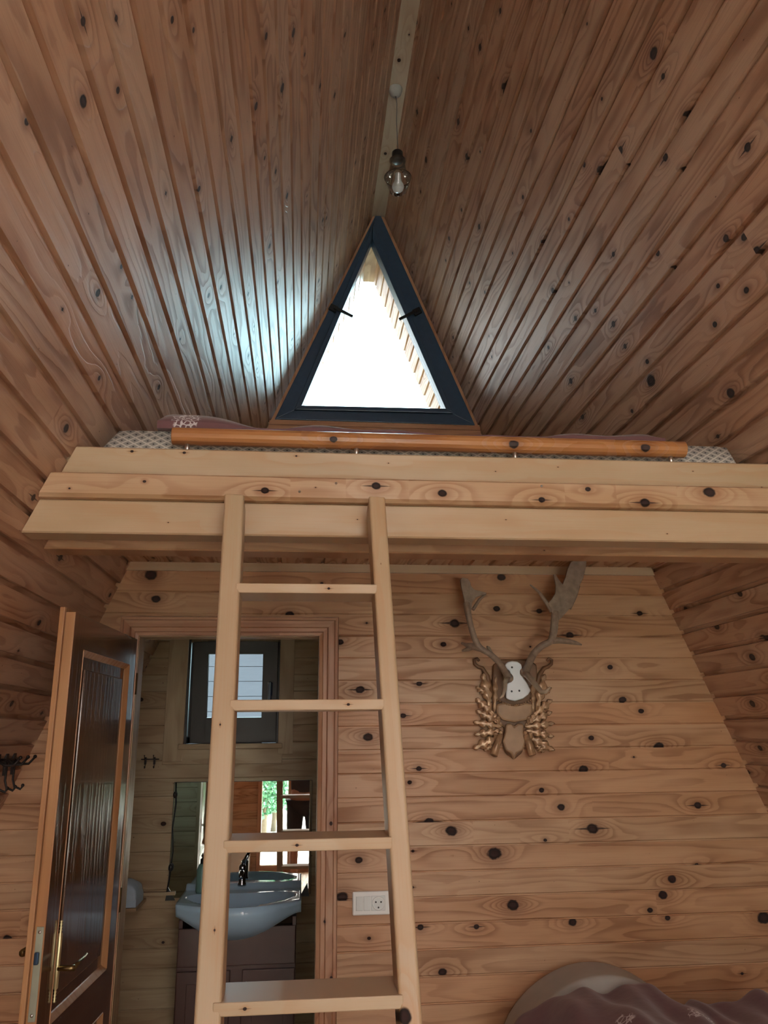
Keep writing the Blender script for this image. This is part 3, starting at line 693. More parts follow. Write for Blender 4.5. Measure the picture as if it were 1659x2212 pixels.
for z in (.25, 1.0, 1.75):
    mb = MB(); mb.lathe([(0, 0), (.007, 0), (.007, .08), (0, .08)], (.0, .006, z), n=12); mb.build('hinge', M_OLDBRASS, door)

# ---------------------------------------------------------------- socket and switches
P = at(803, 1950, D); sk = empty('switch_and_socket', (P.x-.003, D-.001, P.z), label='white double switch and power socket on the wall, right of the doorway', cat='switch')
w2, h2 = .068, .040
mb = MB(); mb.box((-w2, -.009, -h2), (w2, 0, h2)); mb.build('frame', M_WHITE, sk, bevel=.006)
M_WHITE2 = plain('white_plastic_inset', (.66, .70, .71), .3, var=.01, bump=0)
for x in (-.043, -.015):
    mb = MB(); mb.box((x-.0125, -.012, -.024), (x+.0125, -.009, .024)); mb.build('rocker', M_WHITE2, sk, bevel=.002)
mb = MB(); mb.box((.0005, -.0115, -.025), (.052, -.009, .025)); so = mb.build('socket', M_WHITE2, sk, bevel=.002)
mb = MB(); mb.lathe([(.019, .004), (.021, .0045), (.023, .0035), (.0235, 0)], (.0265, -.0115, 0), (0, -1, 0), 28); mb.build('socket_ring', M_WHITE, so)
for dx, dz in ((-.0095, .004), (.0095, .004), (0, -.014)):
    mb = MB(); mb.lathe([(0, .0012), (.0030, .0012), (.0030, 0)], (.0265+dx, -.0117, dz), (0, -1, 0), 10); mb.build('socket_hole', M_BLACK, so)

# ---------------------------------------------------------------- pendant lamp
lx, ly = .424, 3.282
lamp = empty('pendant_lamp', (lx, ly, zrb), label='clear glass pendant lamp with black socket hanging on a wire from the ridge board', cat='lamp')
def lz(z): return z-zrb
mb = MB(); mb.lathe([(0, -.045), (.016, -.042), (.028, -.030), (.034, -.012), (.036, 0)], (0, 0, 0), n=24); mb.build('ceiling_rose', plain('grey_plastic', (.42, .43, .42), .4, bump=0), lamp)
zb_ = at(858, 328, ly).z
mb = MB(); mb.tube([(0, 0, -.04), (.006, 0, -.09), (.002, 0, -.2), (.006, 0, lz(zb_)+.02), (.004, 0, lz(zb_))], .0022, 6); mb.build('wire', plain('grey_wire', (.16, .15, .15), .5, bump=0), lamp)
z1 = lz(at(858, 347, ly).z); z0 = lz(zb_)
mb = MB(); mb.lathe([(0, z0+.004), (.022, z0), (.027, z0-.006), (.029, z1), (.026, z1-.006), (0, z1-.006)], (.004, 0, 0), n=20); mb.build('lamp_socket', M_BLACK, lamp)
zg0 = z1-.004; zr_ = lz(at(860, 384, ly).z); zgb = lz(at(860, 412, ly).z)
mb = MB(); mb.lathe([(.030, zg0+.012), (.042, zg0+.004), (.038, zg0-.010), (.036, zg0-.022), (.050, zr_+.014), (.066, zr_), (.066, zr_-.004), (.058, zr_-.022), (.040, zgb-.004)], (.004, 0, 0), n=32); mb.build('lamp_shade', M_GLOBE, lamp)
mb = MB(); mb.lathe([(.066, .0025), (.0685, 0), (.066, -.003), (.064, 0), (.066, .0025)], (.004, 0, zr_), n=32); mb.build('ring', plain('bronze_ring', (.12, .07, .05), .3, metal=.7, bump=0), lamp)
zc = lz(at(861, 404, ly).z)
mb = MB(); mb.lathe([(0, -.030), (.014, -.026), (.025, -.016), (.030, 0), (.027, .014), (.019, .028), (.015, .045), (.015, .075), (0, .075)], (.004, 0, zc), n=24); mb.build('bulb', plain('white_bulb', (.68, .72, .74), .25, var=.01, bump=0), lamp)

# ---------------------------------------------------------------- trophy
def tp(cx_, cy2, Y): return at(940+cx_*.217, 1200+cy2*.217, Y)
TY = D-.004
tr = empty('antler_trophy', tuple(tp(775, 1500, TY)), label='fallow deer antlers with white skull plate on a carved oak-leaf plaque', cat='hunting trophy')
to = -Vector(tr.location)
def shape(mb, pts, Y, th, bevel_in=.0):
    mb.prism([tp(a, b, Y)+to for a, b in pts], (0, -th, 0))
mb = MB()
shape(mb, [(640,1035),(920,1035),(1000,1090),(1010,1250),(1000,1400),(990,1560),(930,1660),(870,1720),(880,1850),(860,1960),(790,2020),(775,2035),(760,2020),(690,1960),(670,1850),(680,1720),(620,1660),(570,1560),(560,1400),(560,1250),(570,1090)], TY, .018)
mb.build('plaque', M_PLAQUE2, tr, bevel=.006)
mb = MB()
for i in range(1):
    pts = [(600,1480),(690,1460),(790,1490),(880,1465),(960,1480),(955,1570),(900,1640),(780,1665),(660,1640),(600,1570)]
    shape(mb, pts, TY-.018, .020)
mb.build('cushion', M_PLAQUE, tr, bevel=.008)
mb = MB(); shape(mb, [(690,1680),(740,1665),(775,1700),(815,1665),(870,1680),(865,1760),(890,1850),(860,1940),(800,1970),(775,2035),(745,1970),(690,1940),(660,1850),(690,1760)], TY-.016, .022)
mb.build('shield', M_PLAQUE, tr, bevel=.007)
mb = MB()
for i in range(15):
    t = i/14; x = 620+330*t; y = 1440+50*math.sin(math.pi*t)
    mb.sphere(tp(x, y, TY-.038)+to, .0042, 8, 6)
mb.build('beading', M_LEAFWOOD, tr)
def oak_leaf(base, tip, w, name='oak_leaf', lift=.02):
    a = tp(*base, TY-.014)+to; b = tp(*tip, TY-.012)+to; L = (b-a); ln = L.length; d = L.normalized(); s_ = Vector((0, -1, 0)).cross(d).normalized()
    mb = MB(); n = 22; rows = []
    for i in range(n+1):
        t = i/n; ww = w*(math.sin(math.pi*min(1, t*.96+.05))**.5)*(.30+.70*abs(math.sin((t+.03)*math.pi*3.6))**.9)*(.55+.75*t if t < .6 else 1.0)
        r = []
        for j, q in enumerate((-1, -.55, 0, .55, 1)):
            h = .008+lift*math.sin(math.pi*t)*.6+(-.006 if q == 0 else 0)-(.012 if abs(q) == 1 else 0)+.007*abs(math.sin((t+.03)*math.pi*3.6))*(1 if abs(q) == .55 else .2)
            r.append(mb.bm.verts.new(a+d*ln*t+s_*ww*q+Vector((0, -1, 0))*h))
        rows.append(r)
    back_ = []
    for i in range(n):
        for j in range(4):
            f = mb.face([rows[i][j], rows[i][j+1], rows[i+1][j+1], rows[i+1][j]]); f.smooth = True
    rim = [rows[i][0] for i in range(n+1)]+rows[n][1:4]+[rows[i][4] for i in range(n, -1, -1)]+list(reversed(rows[0][1:4]))
    low = [mb.bm.verts.new(Vector((v.co.x, (-.003-to.y+TY)*0 + a.y+.010, v.co.z))) for v in rim]
    for i in range(len(rim)):
        j = (i+1) % len(rim); mb.face([rim[i], rim[j], low[j], low[i]])
    return mb.build(name, M_LEAFWOOD, tr)
LV = [((545,1540),(475,1165),.024),((585,1560),(600,1200),.013),((590,1600),(405,1420),.021),((640,1670),(405,1540),.020),((665,1705),(378,1655),.019),((655,1740),(385,1785),.019),((650,1790),(378,1925),.022),((560,1880),(485,1945),.013),((510,1400),(410,1300),.014),((665,1700),(545,1540),.014)]
for b_, t_, w in LV:
    oak_leaf(b_, t_, w); oak_leaf((1552-b_[0], b_[1]), (1552-t_[0]+10, t_[1]+15), w)
for sgn in (1, -1):
    X_ = lambda x: x if sgn == 1 else 1552-x
    mb = MB(); pts = [(560,1400),(520,1200),(470,1120),(430,1110),(395,1080),(390,1040),(420,1025),(440,1050)]
    mb.tube([tp(X_(a), b, TY-.014)+to for a, b in pts], [.012, .010, .008, .007, .007, .006, .006, .005], 8); mb.build('scroll', M_PLAQUE2, tr, smooth=True)
    mb = MB(); a = tp(X_(648), 1790, TY-.035)+to; b = tp(X_(582), 1988, TY-.050)+to; mb.tube([a, a.lerp(b, .5), b], [.012, .013, .0155], 14); st = mb.build('branch_stub', M_LEAFWOOD, tr)
    mb = MB(); dd = (b-a).normalized(); mb.lathe([(0, .0015), (.0125, .0015), (.0135, 0)], b, dd, 16); mb.build('cut_end', M_PLAQUE2, st)
    for ax, ay in ((600, 1800), (655, 1790), (625, 1640)):
        mb = MB(); c = tp(X_(ax), ay, TY-.030)+to; mb.lathe([(0, -.017), (.005, -.014), (.0075, -.004), (.007, .006), (.009, .007), (.0085, .013), (.004, .017), (0, .018)], c, (0, -.2, 1), 12); mb.build('acorn', M_LEAFWOOD, tr)
sk_pts = [(690,1085),(715,1062),(760,1052),(810,1058),(850,1085),(858,1125),(845,1160),(870,1215),(915,1280),(945,1345),(920,1385),(870,1425),(790,1450),(735,1440),(700,1422),(702,1350),(705,1290),(735,1235),(748,1190),(735,1150),(700,1125)]
mb = MB(); shape(mb, sk_pts, TY-.036, .014); skl = mb.build('skull_plate', M_SKULL, tr, bevel=.005)
mb = MB(); shape(mb, [(x*.8+155, y*.85+190) for x, y in sk_pts], TY-.016, .022); mb.build('mount', M_PLAQUE2, tr)
for a, b in ((765, 1113), (762, 1352), (838, 1346)):
    mb = MB(); mb.lathe([(0, .002), (.0035, .0018), (.004, 0)], tp(a, b, TY-.0505)+to, (0, -1, 0), 10); mb.build('nail', plain('dark_nail', (.04, .05, .06), .4), skl)
def antler(cor, beam_, brow, palm, tines, name='antler'):
    mb = MB()
    c = tp(*cor, TY-.055)+to
    mb.lathe([(.010, -.012), (.019, -.008), (.021, 0), (.018, .008), (.011, .012)], c, (0.1, -.75, .5), 18)
    pts = [tp(a, b, TY-y)+to for a, b, y, r in beam_]; rr = [r for *_, r in beam_]
    # smooth with Catmull-Rom
    P, R = [], []
    for i in range(len(pts)-1):
        p0, p1, p2, p3 = pts[max(i-1, 0)], pts[i], pts[i+1], pts[min(i+2, len(pts)-1)]
        for q in range(5):
            t = q/5; P.append(.5*((2*p1)+(p2-p0)*t+(2*p0-5*p1+4*p2-p3)*t*t+(3*p1-p0-3*p2+p3)*t**3)); R.append(rr[i]+(rr[i+1]-rr[i])*t)
    P.append(pts[-1]); R.append(rr[-1]); mb.tube(P, R, 12)
    for tn in tines: mb.tube([tp(a, b, TY-y)+to for a, b, y, r in tn], [r for *_, r in tn], 10)
    if palm:
        Yp, pp = palm; mb.prism([tp(a, b, TY-Yp)+to for a, b in pp], (0, -.011, 0))
    o = mb.build(name, M_ANTLER, tr, bevel=.003)
    for f in o.data.polygons: f.use_smooth = len(f.vertices) == 4
    mb = MB(); mb.tube([tp(a, b, TY-y)+to for a, b, y, r in brow], [r for *_, r in brow], 10); mb.build('brow_tine', M_TIP, o, smooth=True)
    return o
antler((728, 1215), [(722,1205,.06,.014),(690,1150,.09,.013),(640,1070,.13,.012),(550,985,.15,.0115),(450,920,.155,.012),(395,830,.155,.012),(352,690,.15,.0115),(325,560,.145,.013),(310,470,.14,.012)],
       [(722,1215,.065,.011),(695,1260,.10,.009),(692,1330,.13,.008),(672,1395,.16,.006),(648,1420,.17,.003)],
       (.135, [(295,560),(285,440),(258,330),(245,250),(262,225),(320,235),(345,270),(352,310),(385,345),(440,358),(505,375),(500,392),(455,400),(400,420),(365,470),(352,560)]),
       [[(455,925,.155,.013),(390,905,.14,.014),(330,895,.12,.010),(262,872,.10,.004)], [(390,905,.14,.011),(330,930,.12,.009),(268,948,.10,.004)], [(505,380,.135,.004),(440,440,.13,.006),(375,540,.14,.007)], [(560,980,.15,.008),(530,920,.14,.007),(515,905,.13,.003)]])
antler((895, 1165), [(900,1155,.06,.015),(940,1060,.10,.014),(985,975,.14,.014),(1060,900,.16,.013),(1150,850,.17,.013),(1178,760,.165,.015),(1190,650,.16,.015),(1195,560,.15,.015)],
       [(900,1170,.065,.013),(950,1230,.10,.011),(1010,1300,.15,.010),(1060,1360,.19,.009),(1105,1355,.21,.007),(1145,1310,.22,.003)],
       (.15, [(1168,640),(1158,580),(1145,530),(1122,495),(1118,478),(1150,440),(1190,380),(1195,300),(1172,195),(1190,190),(1225,250),(1262,290),(1290,220),(1310,140),(1345,70),(1420,30),(1500,60),(1490,130),(1465,230),(1430,300),(1420,360),(1385,430),(1340,520),(1280,590),(1235,640)]),
       [[(1160,845,.17,.014),(1230,845,.16,.012),(1330,855,.13,.011),(1400,870,.12,.008),(1458,888,.11,.003)], [(1160,560,.15,.009),(1110,470,.15,.008),(1030,360,.15,.006),(945,290,.14,.003)], [(1345,535,.15,.004),(1400,400,.15,.006),(1430,300,.15,.006)]])

# ---------------------------------------------------------------- coat hooks on the left slope
def hook_rack(P, V, N, name, label, n=3, dx=.075, big=1.0):
    e = empty(name, tuple(P), label=label, cat='coat hooks')
    U = Vector((0, 1, 0)) if abs(N.x) > .5 else Vector((1, 0, 0))
    mb = MB(); mb.tube([U*(-dx*n/2), U*(dx*n/2)], .005*big, 8); mb.build('bar', M_IRON, e)
    for i in range(n):
        c = U*(dx*(i-(n-1)/2))
        mb = MB(); up = Vector((0, 0, 1))
        mb.tube([c+N*.002, c+N*.025*big+up*-.006*big, c+N*.055*big+up*.006*big, c+N*.075*big+up*.035*big], [.005*big, .005*big, .004*big, .004*big], 8); mb.sphere(c+N*.076*big+up*.038*big, .0065*big, 8, 6)
        mb.tube([c+N*.004, c+N*.004+up*-.065*big, c+N*.012*big+up*-.085*big, c+N*.035*big+up*-.085*big, c+N*.042*big+up*-.072*big], .004*big, 8); mb.sphere(c+N*.042*big+up*-.07*big, .006*big, 8, 6)
        mb.box(tuple(c-Vector((.004, .012, .05*big))), tuple(c+Vector((.004, .012, .02*big))), 2)
        mb.build('hook', M_IRON, e)
    return e
hook_rack(on_left(10, 1640)+NL*.006, VL, NL, 'coat_hook_rack', 'black iron coat hooks on the sloping left wall, beside the open door')
hook_rack(at(325, 1640, DF)+Vector((0, -.008, 0)), Vector((0, 0, 1)), Vector((0, -1, 0)), 'coat_hook_rack', 'small dark coat hook on the bathroom back wall', 2, .045, .5)

# ---------------------------------------------------------------- bathroom: mirror, basin, cabinet, bottle, towel
mir = empty('wall_mirror', (-.28, DF-.012, 1.1), label='frameless wall mirror above the washbasin, reflecting a bright doorway', cat='mirror')
mx0, mx1, mz0, mz1 = -.635+.28, .062+.28, .832-1.1, 1.368-1.1
mb = MB(); mb.box((mx0, -.004, mz0), (mx1, .0, mz1)); mb.build('mirror_glass', M_MIRROR, mir)
mb = MB(); mb.box((mx0-.002, .0005, mz0-.002), (mx1+.002, .008, mz1+.002)); mb.build('backing', M_BLACK, mir)
for s in (1, -1):
    x = mx0 if s == 1 else mx1-.018
    mb = MB(); mb.prism([Vector((x-s*.012, -.008, mz0-.012)), Vector((x+s*.035, -.008, mz0-.012)), Vector((x-s*.002, -.008, mz0+.05))], (0, .010, 0)); mb.build('corner_clip', M_BLACK, mir)
cd = empty('black_cord', (-.628, DF-.012, 1.37), label='thin black cord hanging down along the left edge of the mirror', cat='cord')
mb = MB(); mb.tube([(0, -.012, 0), (.006, -.014, -.1), (-.004, -.014, -.22), (.004, -.014, -.33), (-.006, -.014, -.46), (-.014, -.014, -.52)], .0025, 6); mb.build('cord', M_BLACK, cd)
for z, r in ((-.06, .010), (-.40, .012)):
    mb = MB(); mb.sphere((0, -.015, z), r, 10, 8, (1, 1, 1.6)); mb.build('cord_clip', M_BLACK, cd)
# basin
bx0, bx1 = -.545, .016; bc = (bx0+bx1)/2; hw = (bx1-bx0)/2; yb = DF-.012
sink = empty('washbasin', (bc, yb, .8), label='white porcelain washbasin, cool window light in its colour, with curved front under the mirror', cat='washbasin')
def front_y(t): return 3.955-.115*math.cos(t*math.pi/2)**1.0 if True else 0       # t in -1..1
def apron(t): return .050+.102*math.cos(min(1, abs(t+.05)*1.0)*math.pi/2)**1.4
mb = MB(); nx, ny = 56, 30; top = []; ZT = .872
for i in range(nx+1):
    t = -1+2*i/nx; x = bc+hw*t; yf = front_y(t); r = []
    for j in range(ny+1):
        v = j/ny; y = yf+(yb-yf)*v
        ex = (x-bc)/(hw*.88); ey = (y-(yf+.165))/(.145)
        d = ex*ex+ey*ey*(1 if ey < 0 else 1.0)
        bowl = max(0, 1-d)**.55
        z = ZT-.12*bowl+(.022*max(0, min(1, (v-.86)/.08)))
        if v < .04: z -= .004
        r.append(mb.bm.verts.new(Vector((x, y, z))-Vector((bc, yb, .8))))
    top.append(r)
for i in range(nx):
    for j in range(ny):
        f = mb.face([top[i][j], top[i+1][j], top[i+1][j+1], top[i][j+1]]); f.smooth = True
fr_rows = [[top[i][0] for i in range(nx+1)]]
for q in (.33, .66, 1.0):
    r = []
    for i in range(nx+1):
        t = -1+2*i/nx; x = bc+hw*t; ap = apron(t); yin = .02*q+(.10*q*q*math.exp(-(t/.55)**2) if q > .4 else 0)
        r.append(mb.bm.verts.new(Vector((x*1.0, front_y(t)+yin, ZT-.004-ap*q))-Vector((bc, yb, .8))))
    fr_rows.append(r)
r = [mb.bm.verts.new(Vector((bc+hw*(-1+2*i/nx), yb, ZT-.004-apron(-1+2*i/nx)))-Vector((bc, yb, .8))) for i in range(nx+1)]
fr_rows.append(r)
for a, b in zip(fr_rows, fr_rows[1:]):
    for i in range(nx):
        f = mb.face([a[i+1], a[i], b[i], b[i+1]]); f.smooth = True
for i in (0, nx):
    mb.face([top[i][j] for j in range(ny+1)]+[fr_rows[4][i], fr_rows[3][i], fr_rows[2][i], fr_rows[1][i]])
mb.face([top[i][ny] for i in range(nx+1)]+list(reversed(r)))
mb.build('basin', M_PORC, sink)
Lk = Vector((bc, yb, .8))
P = at(522, 1966, 4.13)-Lk
mb = MB(); mb.lathe([(.006, .002), (.011, .004), (.0125, .001), (.012, -.002)], P, (0, -.9, .35), 18); mb.build('overflow_ring', M_CHROME, sink)
mb = MB(); mb.lathe([(0, .001), (.0065, .001)], P, (0, -.9, .35), 14); mb.build('overflow_hole', M_BLACK, sink)
fc = Vector((at(522, 1930, 4.24).x, 4.24, .892))-Lk
mb = MB(); mb.lathe([(0, 0), (.021, 0), (.020, .008), (.017, .014), (.0165, .075), (.018, .085), (.012, .095), (0, .096)], fc, n=20)
mb.tube([fc+Vector((0, 0, .055)), fc+Vector((0, -.05, .068)), fc+Vector((0, -.095, .060)), fc+Vector((0, -.100, .045))], [.013, .012, .010, .009], 12)
fau = mb.build('tap', M_CHROME, sink)
mb = MB(); mb.tube([fc+Vector((0, 0, .09)), fc+Vector((.012, -.010, .115)), fc+Vector((.028, -.03, .142))], [.010, .008, .0065], 10); mb.build('tap_lever', M_CHROME, fau, smooth=True)
# cabinet
cab = empty('basin_cabinet', (bc, DF, 0), label='dark reddish brown cabinet under the washbasin', cat='cabinet')
co = Vector((-bc, -DF, 0)); kx0, kx1, ky = -.530, -.005, 3.985
mb = MB(); mb.box((kx0, ky, .08), (kx1, DF-.004, .66)); mb.box((kx0, ky, .66), (kx0+.018, DF-.004, .80)); mb.box((kx1-.018, ky, .66), (kx1, DF-.004, .80)); mb.box((kx0+.02, ky+.03, 0), (kx1-.02, DF-.02, .08)); shifted(mb, co).build('body', M_CAB, cab, bevel=.002)
mb = MB(); mb.box((kx0+.002, ky-.014, .610), (kx1-.002, ky-.001, .765)); shifted(mb, co).build('top_panel', M_CAB, cab, bevel=.003)
for s in (0, 1):
    a = kx0+.004 if s == 0 else -.240; b = -.293 if s == 0 else kx1-.004
    mb = MB(); mb.box((a, ky-.018, .11), (b, ky-.001, .592))
    dr = shifted(mb, co).build('door', M_CAB, cab, bevel=.003)
    mb = MB(); mb.box((a+.045, ky-.022, .16), (b-.045, ky-.017, .545)); shifted(mb, co).build('door_panel', M_CAB, dr, bevel=.004)
    hx_ = b-.02 if s == 0 else a+.02
    mb = MB(); mb.lathe([(0, .018), (.009, .016), (.010, .010), (.005, .004), (.005, 0)], Vector((hx_, ky-.018, .54))+co, (0, -1, 0), 12); mb.build('knob', M_OLDBRASS, dr)
# bottle
P = at(425, 1950, 4.02)
bt = empty('soap_bottle', (P.x, 4.19, .874), label='teal plastic soap bottle on the left end of the washbasin', cat='bottle')
mb = MB(); mb.lathe([(0, 0), (.026, 0), (.028, .01), (.027, .10), (.018, .125), (.011, .13), (0, .13)], (0, 0, 0), n=18); mb.build('body', M_TEAL, bt)
mb = MB(); mb.lathe([(.012, .129), (.012, .15), (.005, .152), (.005, .175), (0, .176)], (0, 0, 0), n=14); mb.tube([(0, 0, .172), (0, -.035, .168)], .005, 8); mb.build('pump', M_BLACK, bt)
# ledge and towel
mb = MB(); mb.box((xl(.86)+.01, DF-.03, .845), (-.60, DF-.001, .86), 0); mb.build('trim_7', M_BATH, kind='structure')
tz = .86
tw = soft_slab(-.86, -.745, 4.10, 4.28, lambda x, y: .935+.008*math.sin(x*60)+.006*math.sin(y*50), .835, .03, 14, 14, 3, 'towel', M_TOWEL, loc=(0, 0, 0), label='folded pale blue towel hanging at the left of the bathroom', cat='towel')
hr = empty('towel_shelf', (-.84, 4.2, .825), label='small dark shelf under the pale blue towel', cat='shelf')
mb = MB(); mb.box((-.17, -.11, -.004), (.10, .13, .008)); mb.build('board', M_BATH, hr)

# ---------------------------------------------------------------- bed at lower right
bed = empty('bed', (1.45, 2.55, 0), label='bed against the panelled wall at the lower right', cat='bed')
bo_ = Vector((-1.45, -2.55, 0))
mb = MB(); mb.box((.72, 1.15, .22), (1.72, 1.17, .45), 0); mb.box((.72, 3.10, .22), (1.72, 3.12, .45), 0); mb.box((.72, 1.17, .22), (.74, 3.10, .45), 1); mb.box((1.70, 1.17, .22), (1.72, 3.10, .45), 1); shifted(mb, bo_).build('frame', M_SPRUCE, bed, bevel=.003)
for x in (.75, 1.68):
    for y in (1.2, 3.07):
        mb = MB(); mb.box((x-.025, y-.025, 0), (x+.025, y+.025, .24), 2); shifted(mb, bo_).build('leg', M_SPRUCE, bed)
soft_slab(.735, 1.70, 1.17, 3.10, lambda x, y: .555, .452, .04, 20, 30, 5, 'mattress', M_LATTICE, label='mattress of the lower bed, mostly under mauve bedding', cat='mattress')
def grey_top(x, y):
    t = (x-.73)/.62
    return .60+.200*math.sin(math.pi*min(1, max(0, t)))**.62
soft_slab(.715, 1.365, 2.885, 3.12, grey_top, .575, .035, 60, 26, 6, 'pillow', M_GREYCLOTH, label='grey pillow leaning on the wall, behind the mauve bedding', cat='pillow')
def mauve_top(x, y):
    t = (x-.655)/.74
    hump = .190*math.sin(math.pi*min(1, max(0, t)))**.55
    if x > 1.15: hump = max(hump, .135*(min(1, (x-1.10)/.2)))
    return .60+hump+.012*math.sin(x*17+y*9)+.009*math.sin(x*31-y*14)+.006*math.sin(x*53+y*5)
soft_slab(.66, 1.62, 1.9, 2.88, mauve_top, .562, .035, 110, 80, 7, 'duvet', M_FLOWER, label='mauve duvet with white flower print on the lower bed', cat='duvet')

# ---------------------------------------------------------------- front wall behind the camera (seen in the mirror)
M_FW = M_WALL
OP = [(-1.25, -.90, .0, 2.0), (-.46, -.14, .0, 2.05), (-.06, .75, .0, 2.05), (.95, 1.45, .55, 1.9)]      # glazed openings x0,x1,z0,z1
def front_holes(z0, z1, lo, hi):
    zm = (z0+z1)/2; cuts = sorted((a, b) for a, b, c, d in OP if c <= zm <= d and b < xr(zm)-.02 and a > xl(zm)+.02)
    if zm > 2.35: 
        if zm > 4.3: return [(lo, hi)]
        return [(lo, lambda v: max(-.2, 0) if False else X0-KL*.42*(ZR-v)+.0), (lambda v: X0+KR*.42*(ZR-v), hi)]
    out = []; a = lo
    for c in cuts: out.append((a, (lambda v, q=c[0]: q))); a = (lambda v, q=c[1]: q)
    out.append((a, hi)); return out
boards_wall('wall_front', (0, YF, 0), (1, 0, 0), (0, 0, 1), (0, 1, 0), GP, 0, 56, lambda z: xl(z)-.02, lambda z: xr(z)+.02, M_FW, .004, .004, .005, krate=.3, holes=front_holes)
def glazed(name, x0, x1, z0, z1):
    e = empty(name, ((x0+x1)/2, YF-.02, z0), kind='structure'); o = -Vector(e.location); mb = MB(); w = .05
    mb.box((x0-w, YF-.05, z0), (x0, YF+.03, z1+w), 2); mb.box((x1, YF-.05, z0), (x1+w, YF+.03, z1+w), 2); mb.box((x0, YF-.05, z1), (x1, YF+.03, z1+w), 0)
    mb.box((x0, YF-.05, z0-.01), (x1, YF+.03, z0+.08), 0)
    shifted(mb, o).build('frame', M_TRIM, e, bevel=.003)
    mb = MB(); mb.box((x0, YF-.03, z0+.08), (x1, YF-.026, z1)); shifted(mb, o).build('pane', M_GLASS, e)
glazed('window_3', *OP[0]); glazed('door_2', *OP[1]); glazed('door_3', *OP[2]); glazed('window_4', *OP[3])
wb = empty('low_cabinet', (-.70, YF+.16, 0), label='low white cabinet beside the glass door, reflected in the mirror', cat='cabinet')
mb = MB(); mb.box((-.12, -.13, 0), (.12, .13, .34)); mb.build('body', M_WHITE, wb, bevel=.003)
mb = MB(); mb.box((-.11, .13, .02), (.11, .142, .32)); mb.build('door', M_WHITE, wb, bevel=.003)

# ground and greenery outside
nb_ = empty('neighbouring_building', (-.6, 9.5, -.35), label='blue-grey boarded building wall seen through the small bathroom window', cat='building')
mb = MB()
M_SID = plain('blue_grey_siding', (.040, .066, .098), .7, var=.05, scale=2)
for i in range(20): mb.box((-2.6, -.02, i*.17), (2.6, .10, i*.17+.163), 0)
mb.box((-2.6, .0, 0), (2.6, 2.5, 3.38)); mb.build('wall', M_SID, nb_)
mb = MB(); mb.prism([Vector((-2.8, -.3, 3.36)), Vector((2.8, -.3, 3.36)), Vector((2.8, -.3, 3.44)), Vector((-2.8, -.3, 3.44))], (0, 3, 0)); mb.build('roof', plain('slate_roof', (.05, .05, .055), .7), nb_)
mb = MB(); mb.box((-30, -60, -.5), (30, 60, -.35)); mb.build('ground', M_PALEGROUND, kind='structure')
mb = MB(); mb.box((-8, -12, -.36), (9, YF-.06, -.04)); mb.build('floor', plain('pale_terrace', (.58, .54, .48), .8, var=.08, scale=5), kind='structure')
def shrub(x, y, h, r, nl, label):
    e = empty('shrub', (x, y, -.04), label=label, cat='shrub', group='shrubs outside the glass door'); rg = random.Random(int(x*100+y*10))
    mb = MB(); mb.tube([(0, 0, 0), (.03, 0, h*.4), (0, .03, h*.75)], [.05, .035, .015], 8)
    mb.build('stem', M_BARK, e)
    mb = MB()
    for i in range(nl):
        a = rg.uniform(0, 6.283); b = math.acos(rg.uniform(-1, 1)); q = r*rg.uniform(.3, 1)**.4
        c = Vector((math.cos(a)*math.sin(b)*q, math.sin(a)*math.sin(b)*q, h*.62+math.cos(b)*q*h*.42/r)); s = rg.uniform(.035, .08)
        d = Vector((rg.uniform(-1, 1), rg.uniform(-1, 1), rg.uniform(-1, .6))).normalized(); t = d.cross(Vector((rg.random(), rg.random(), rg.random()))).normalized()
        m1, m2 = c+t*s*.45+d*s*.5, c-t*s*.45+d*s*.5
        v = [mb.bm.verts.new(p) for p in (c, m1, c+d*s, m2)]
        mb.face(v)
    mb.build('foliage', M_LEAF, e, norm=False)
shrub(-.55, -4.6, 2.0, .55, 5000, 'leafy green shrub close outside the glass door, left')
shrub(-.45, -6.3, 1.5, .7, 3500, 'leafy green shrub farther outside the glass door, right')
shrub(-2.8, -5.5, 2.6, 1.2, 5000, 'tall green shrub at the far side of the window')

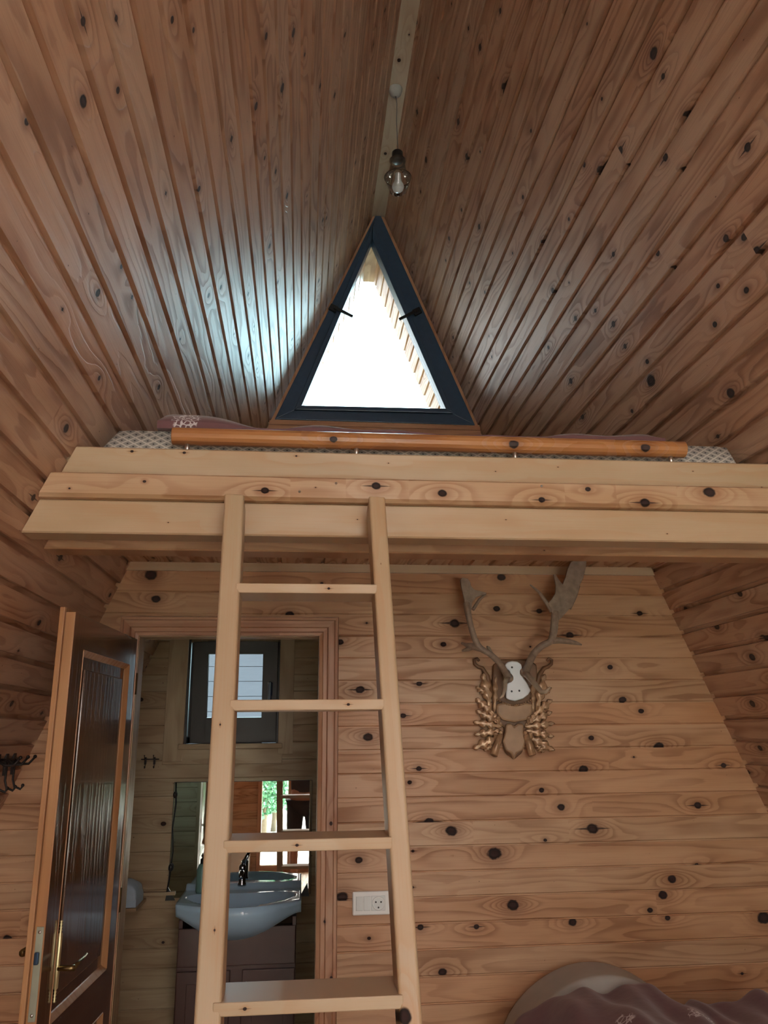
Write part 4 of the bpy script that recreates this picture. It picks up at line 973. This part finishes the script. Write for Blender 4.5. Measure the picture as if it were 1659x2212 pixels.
# ---------------------------------------------------------------- photographer, standing at the camera (only the mirror shows the legs)
per = empty('person', (.05, -.30, 0), label='person in dark shorts and top taking the picture, seen only in the mirror', cat='person')
def skinned(name, pts, edges, rads, mat, sub=2):
    me = bpy.data.meshes.new(name); me.from_pydata([Vector(p) for p in pts], edges, []); me.materials.append(mat)
    o = bpy.data.objects.new(name, me); C.objects.link(o); o.parent = per
    s = o.modifiers.new('skin', 'SKIN'); s.use_smooth_shade = True
    for i, r in enumerate(rads): me.skin_vertices[0].data[i].radius = r if isinstance(r, tuple) else (r, r); me.skin_vertices[0].data[i].use_root = (i == 0)
    b = o.modifiers.new('sub', 'SUBSURF'); b.levels = sub; b.render_levels = sub
    return o
pts = [(0,0,.92),(0,0,1.08),(0,.0,1.28),(0,-.01,1.42),(0,-.02,1.50),(0,-.02,1.60),(0,-.01,1.68),(0,-.02,1.77),
       (.09,0,.88),(.10,.01,.50),(.10,-.03,.09),(.10,.10,.03),(-.09,0,.88),(-.10,.01,.50),(-.10,-.03,.09),(-.10,.10,.03),
       (.18,-.01,1.40),(.25,.02,1.18),(.14,.20,1.36),(-.18,-.01,1.40),(-.25,.02,1.18),(-.14,.20,1.36)]
ed = [(0,1),(1,2),(2,3),(3,4),(4,5),(5,6),(6,7),(0,8),(8,9),(9,10),(10,11),(0,12),(12,13),(13,14),(14,15),(3,16),(16,17),(17,18),(3,19),(19,20),(20,21)]
ra = [(.15,.11),(.13,.10),(.15,.11),(.12,.08),.05,.065,.085,.05,.085,.052,.036,.03,.085,.052,.036,.03,.05,.038,.026,.05,.038,.026]
skinned('body', pts, ed, ra, M_SKIN)
skinned('shorts', [(0,0,.95),(.09,0,.86),(.105,.005,.56),(-.09,0,.86),(-.105,.005,.56)], [(0,1),(1,2),(0,3),(3,4)], [(.17,.13),.105,.085,.105,.085], M_SHORTS)
skinned('shirt', [(0,0,.95),(0,0,1.12),(0,0,1.3),(0,-.01,1.43),(.18,-.01,1.40),(.235,.01,1.24),(-.18,-.01,1.40),(-.235,.01,1.24)], [(0,1),(1,2),(2,3),(3,4),(4,5),(3,6),(6,7)], [(.165,.125),(.155,.12),(.165,.12),(.13,.09),.065,.055,.065,.055], M_SHIRT)
mb = MB(); mb.sphere((0, -.04, 1.715), .098, 18, 12, (1, 1, 1.1)); mb.build('hair', M_HAIR, per)
for s in (1, -1):
    w0 = Vector((-.14*s*-1, .20, 1.36))
    for k_ in range(4):
        f = [(s*.14, .20, 1.36), (s*(.125-.004*k_), .235, 1.375+.018*k_), (s*(.10-.004*k_), .26, 1.385+.018*k_), (s*.08, .27, 1.385+.018*k_)]
        mb = MB(); mb.tube(f, [.012, .009, .008, .0065], 8); mb.build('finger', M_SKIN, per, smooth=True)
    mb = MB(); mb.tube([(s*.14, .20, 1.355), (s*.115, .21, 1.385), (s*.10, .225, 1.41)], [.013, .011, .008], 8); mb.build('thumb', M_SKIN, per, smooth=True)
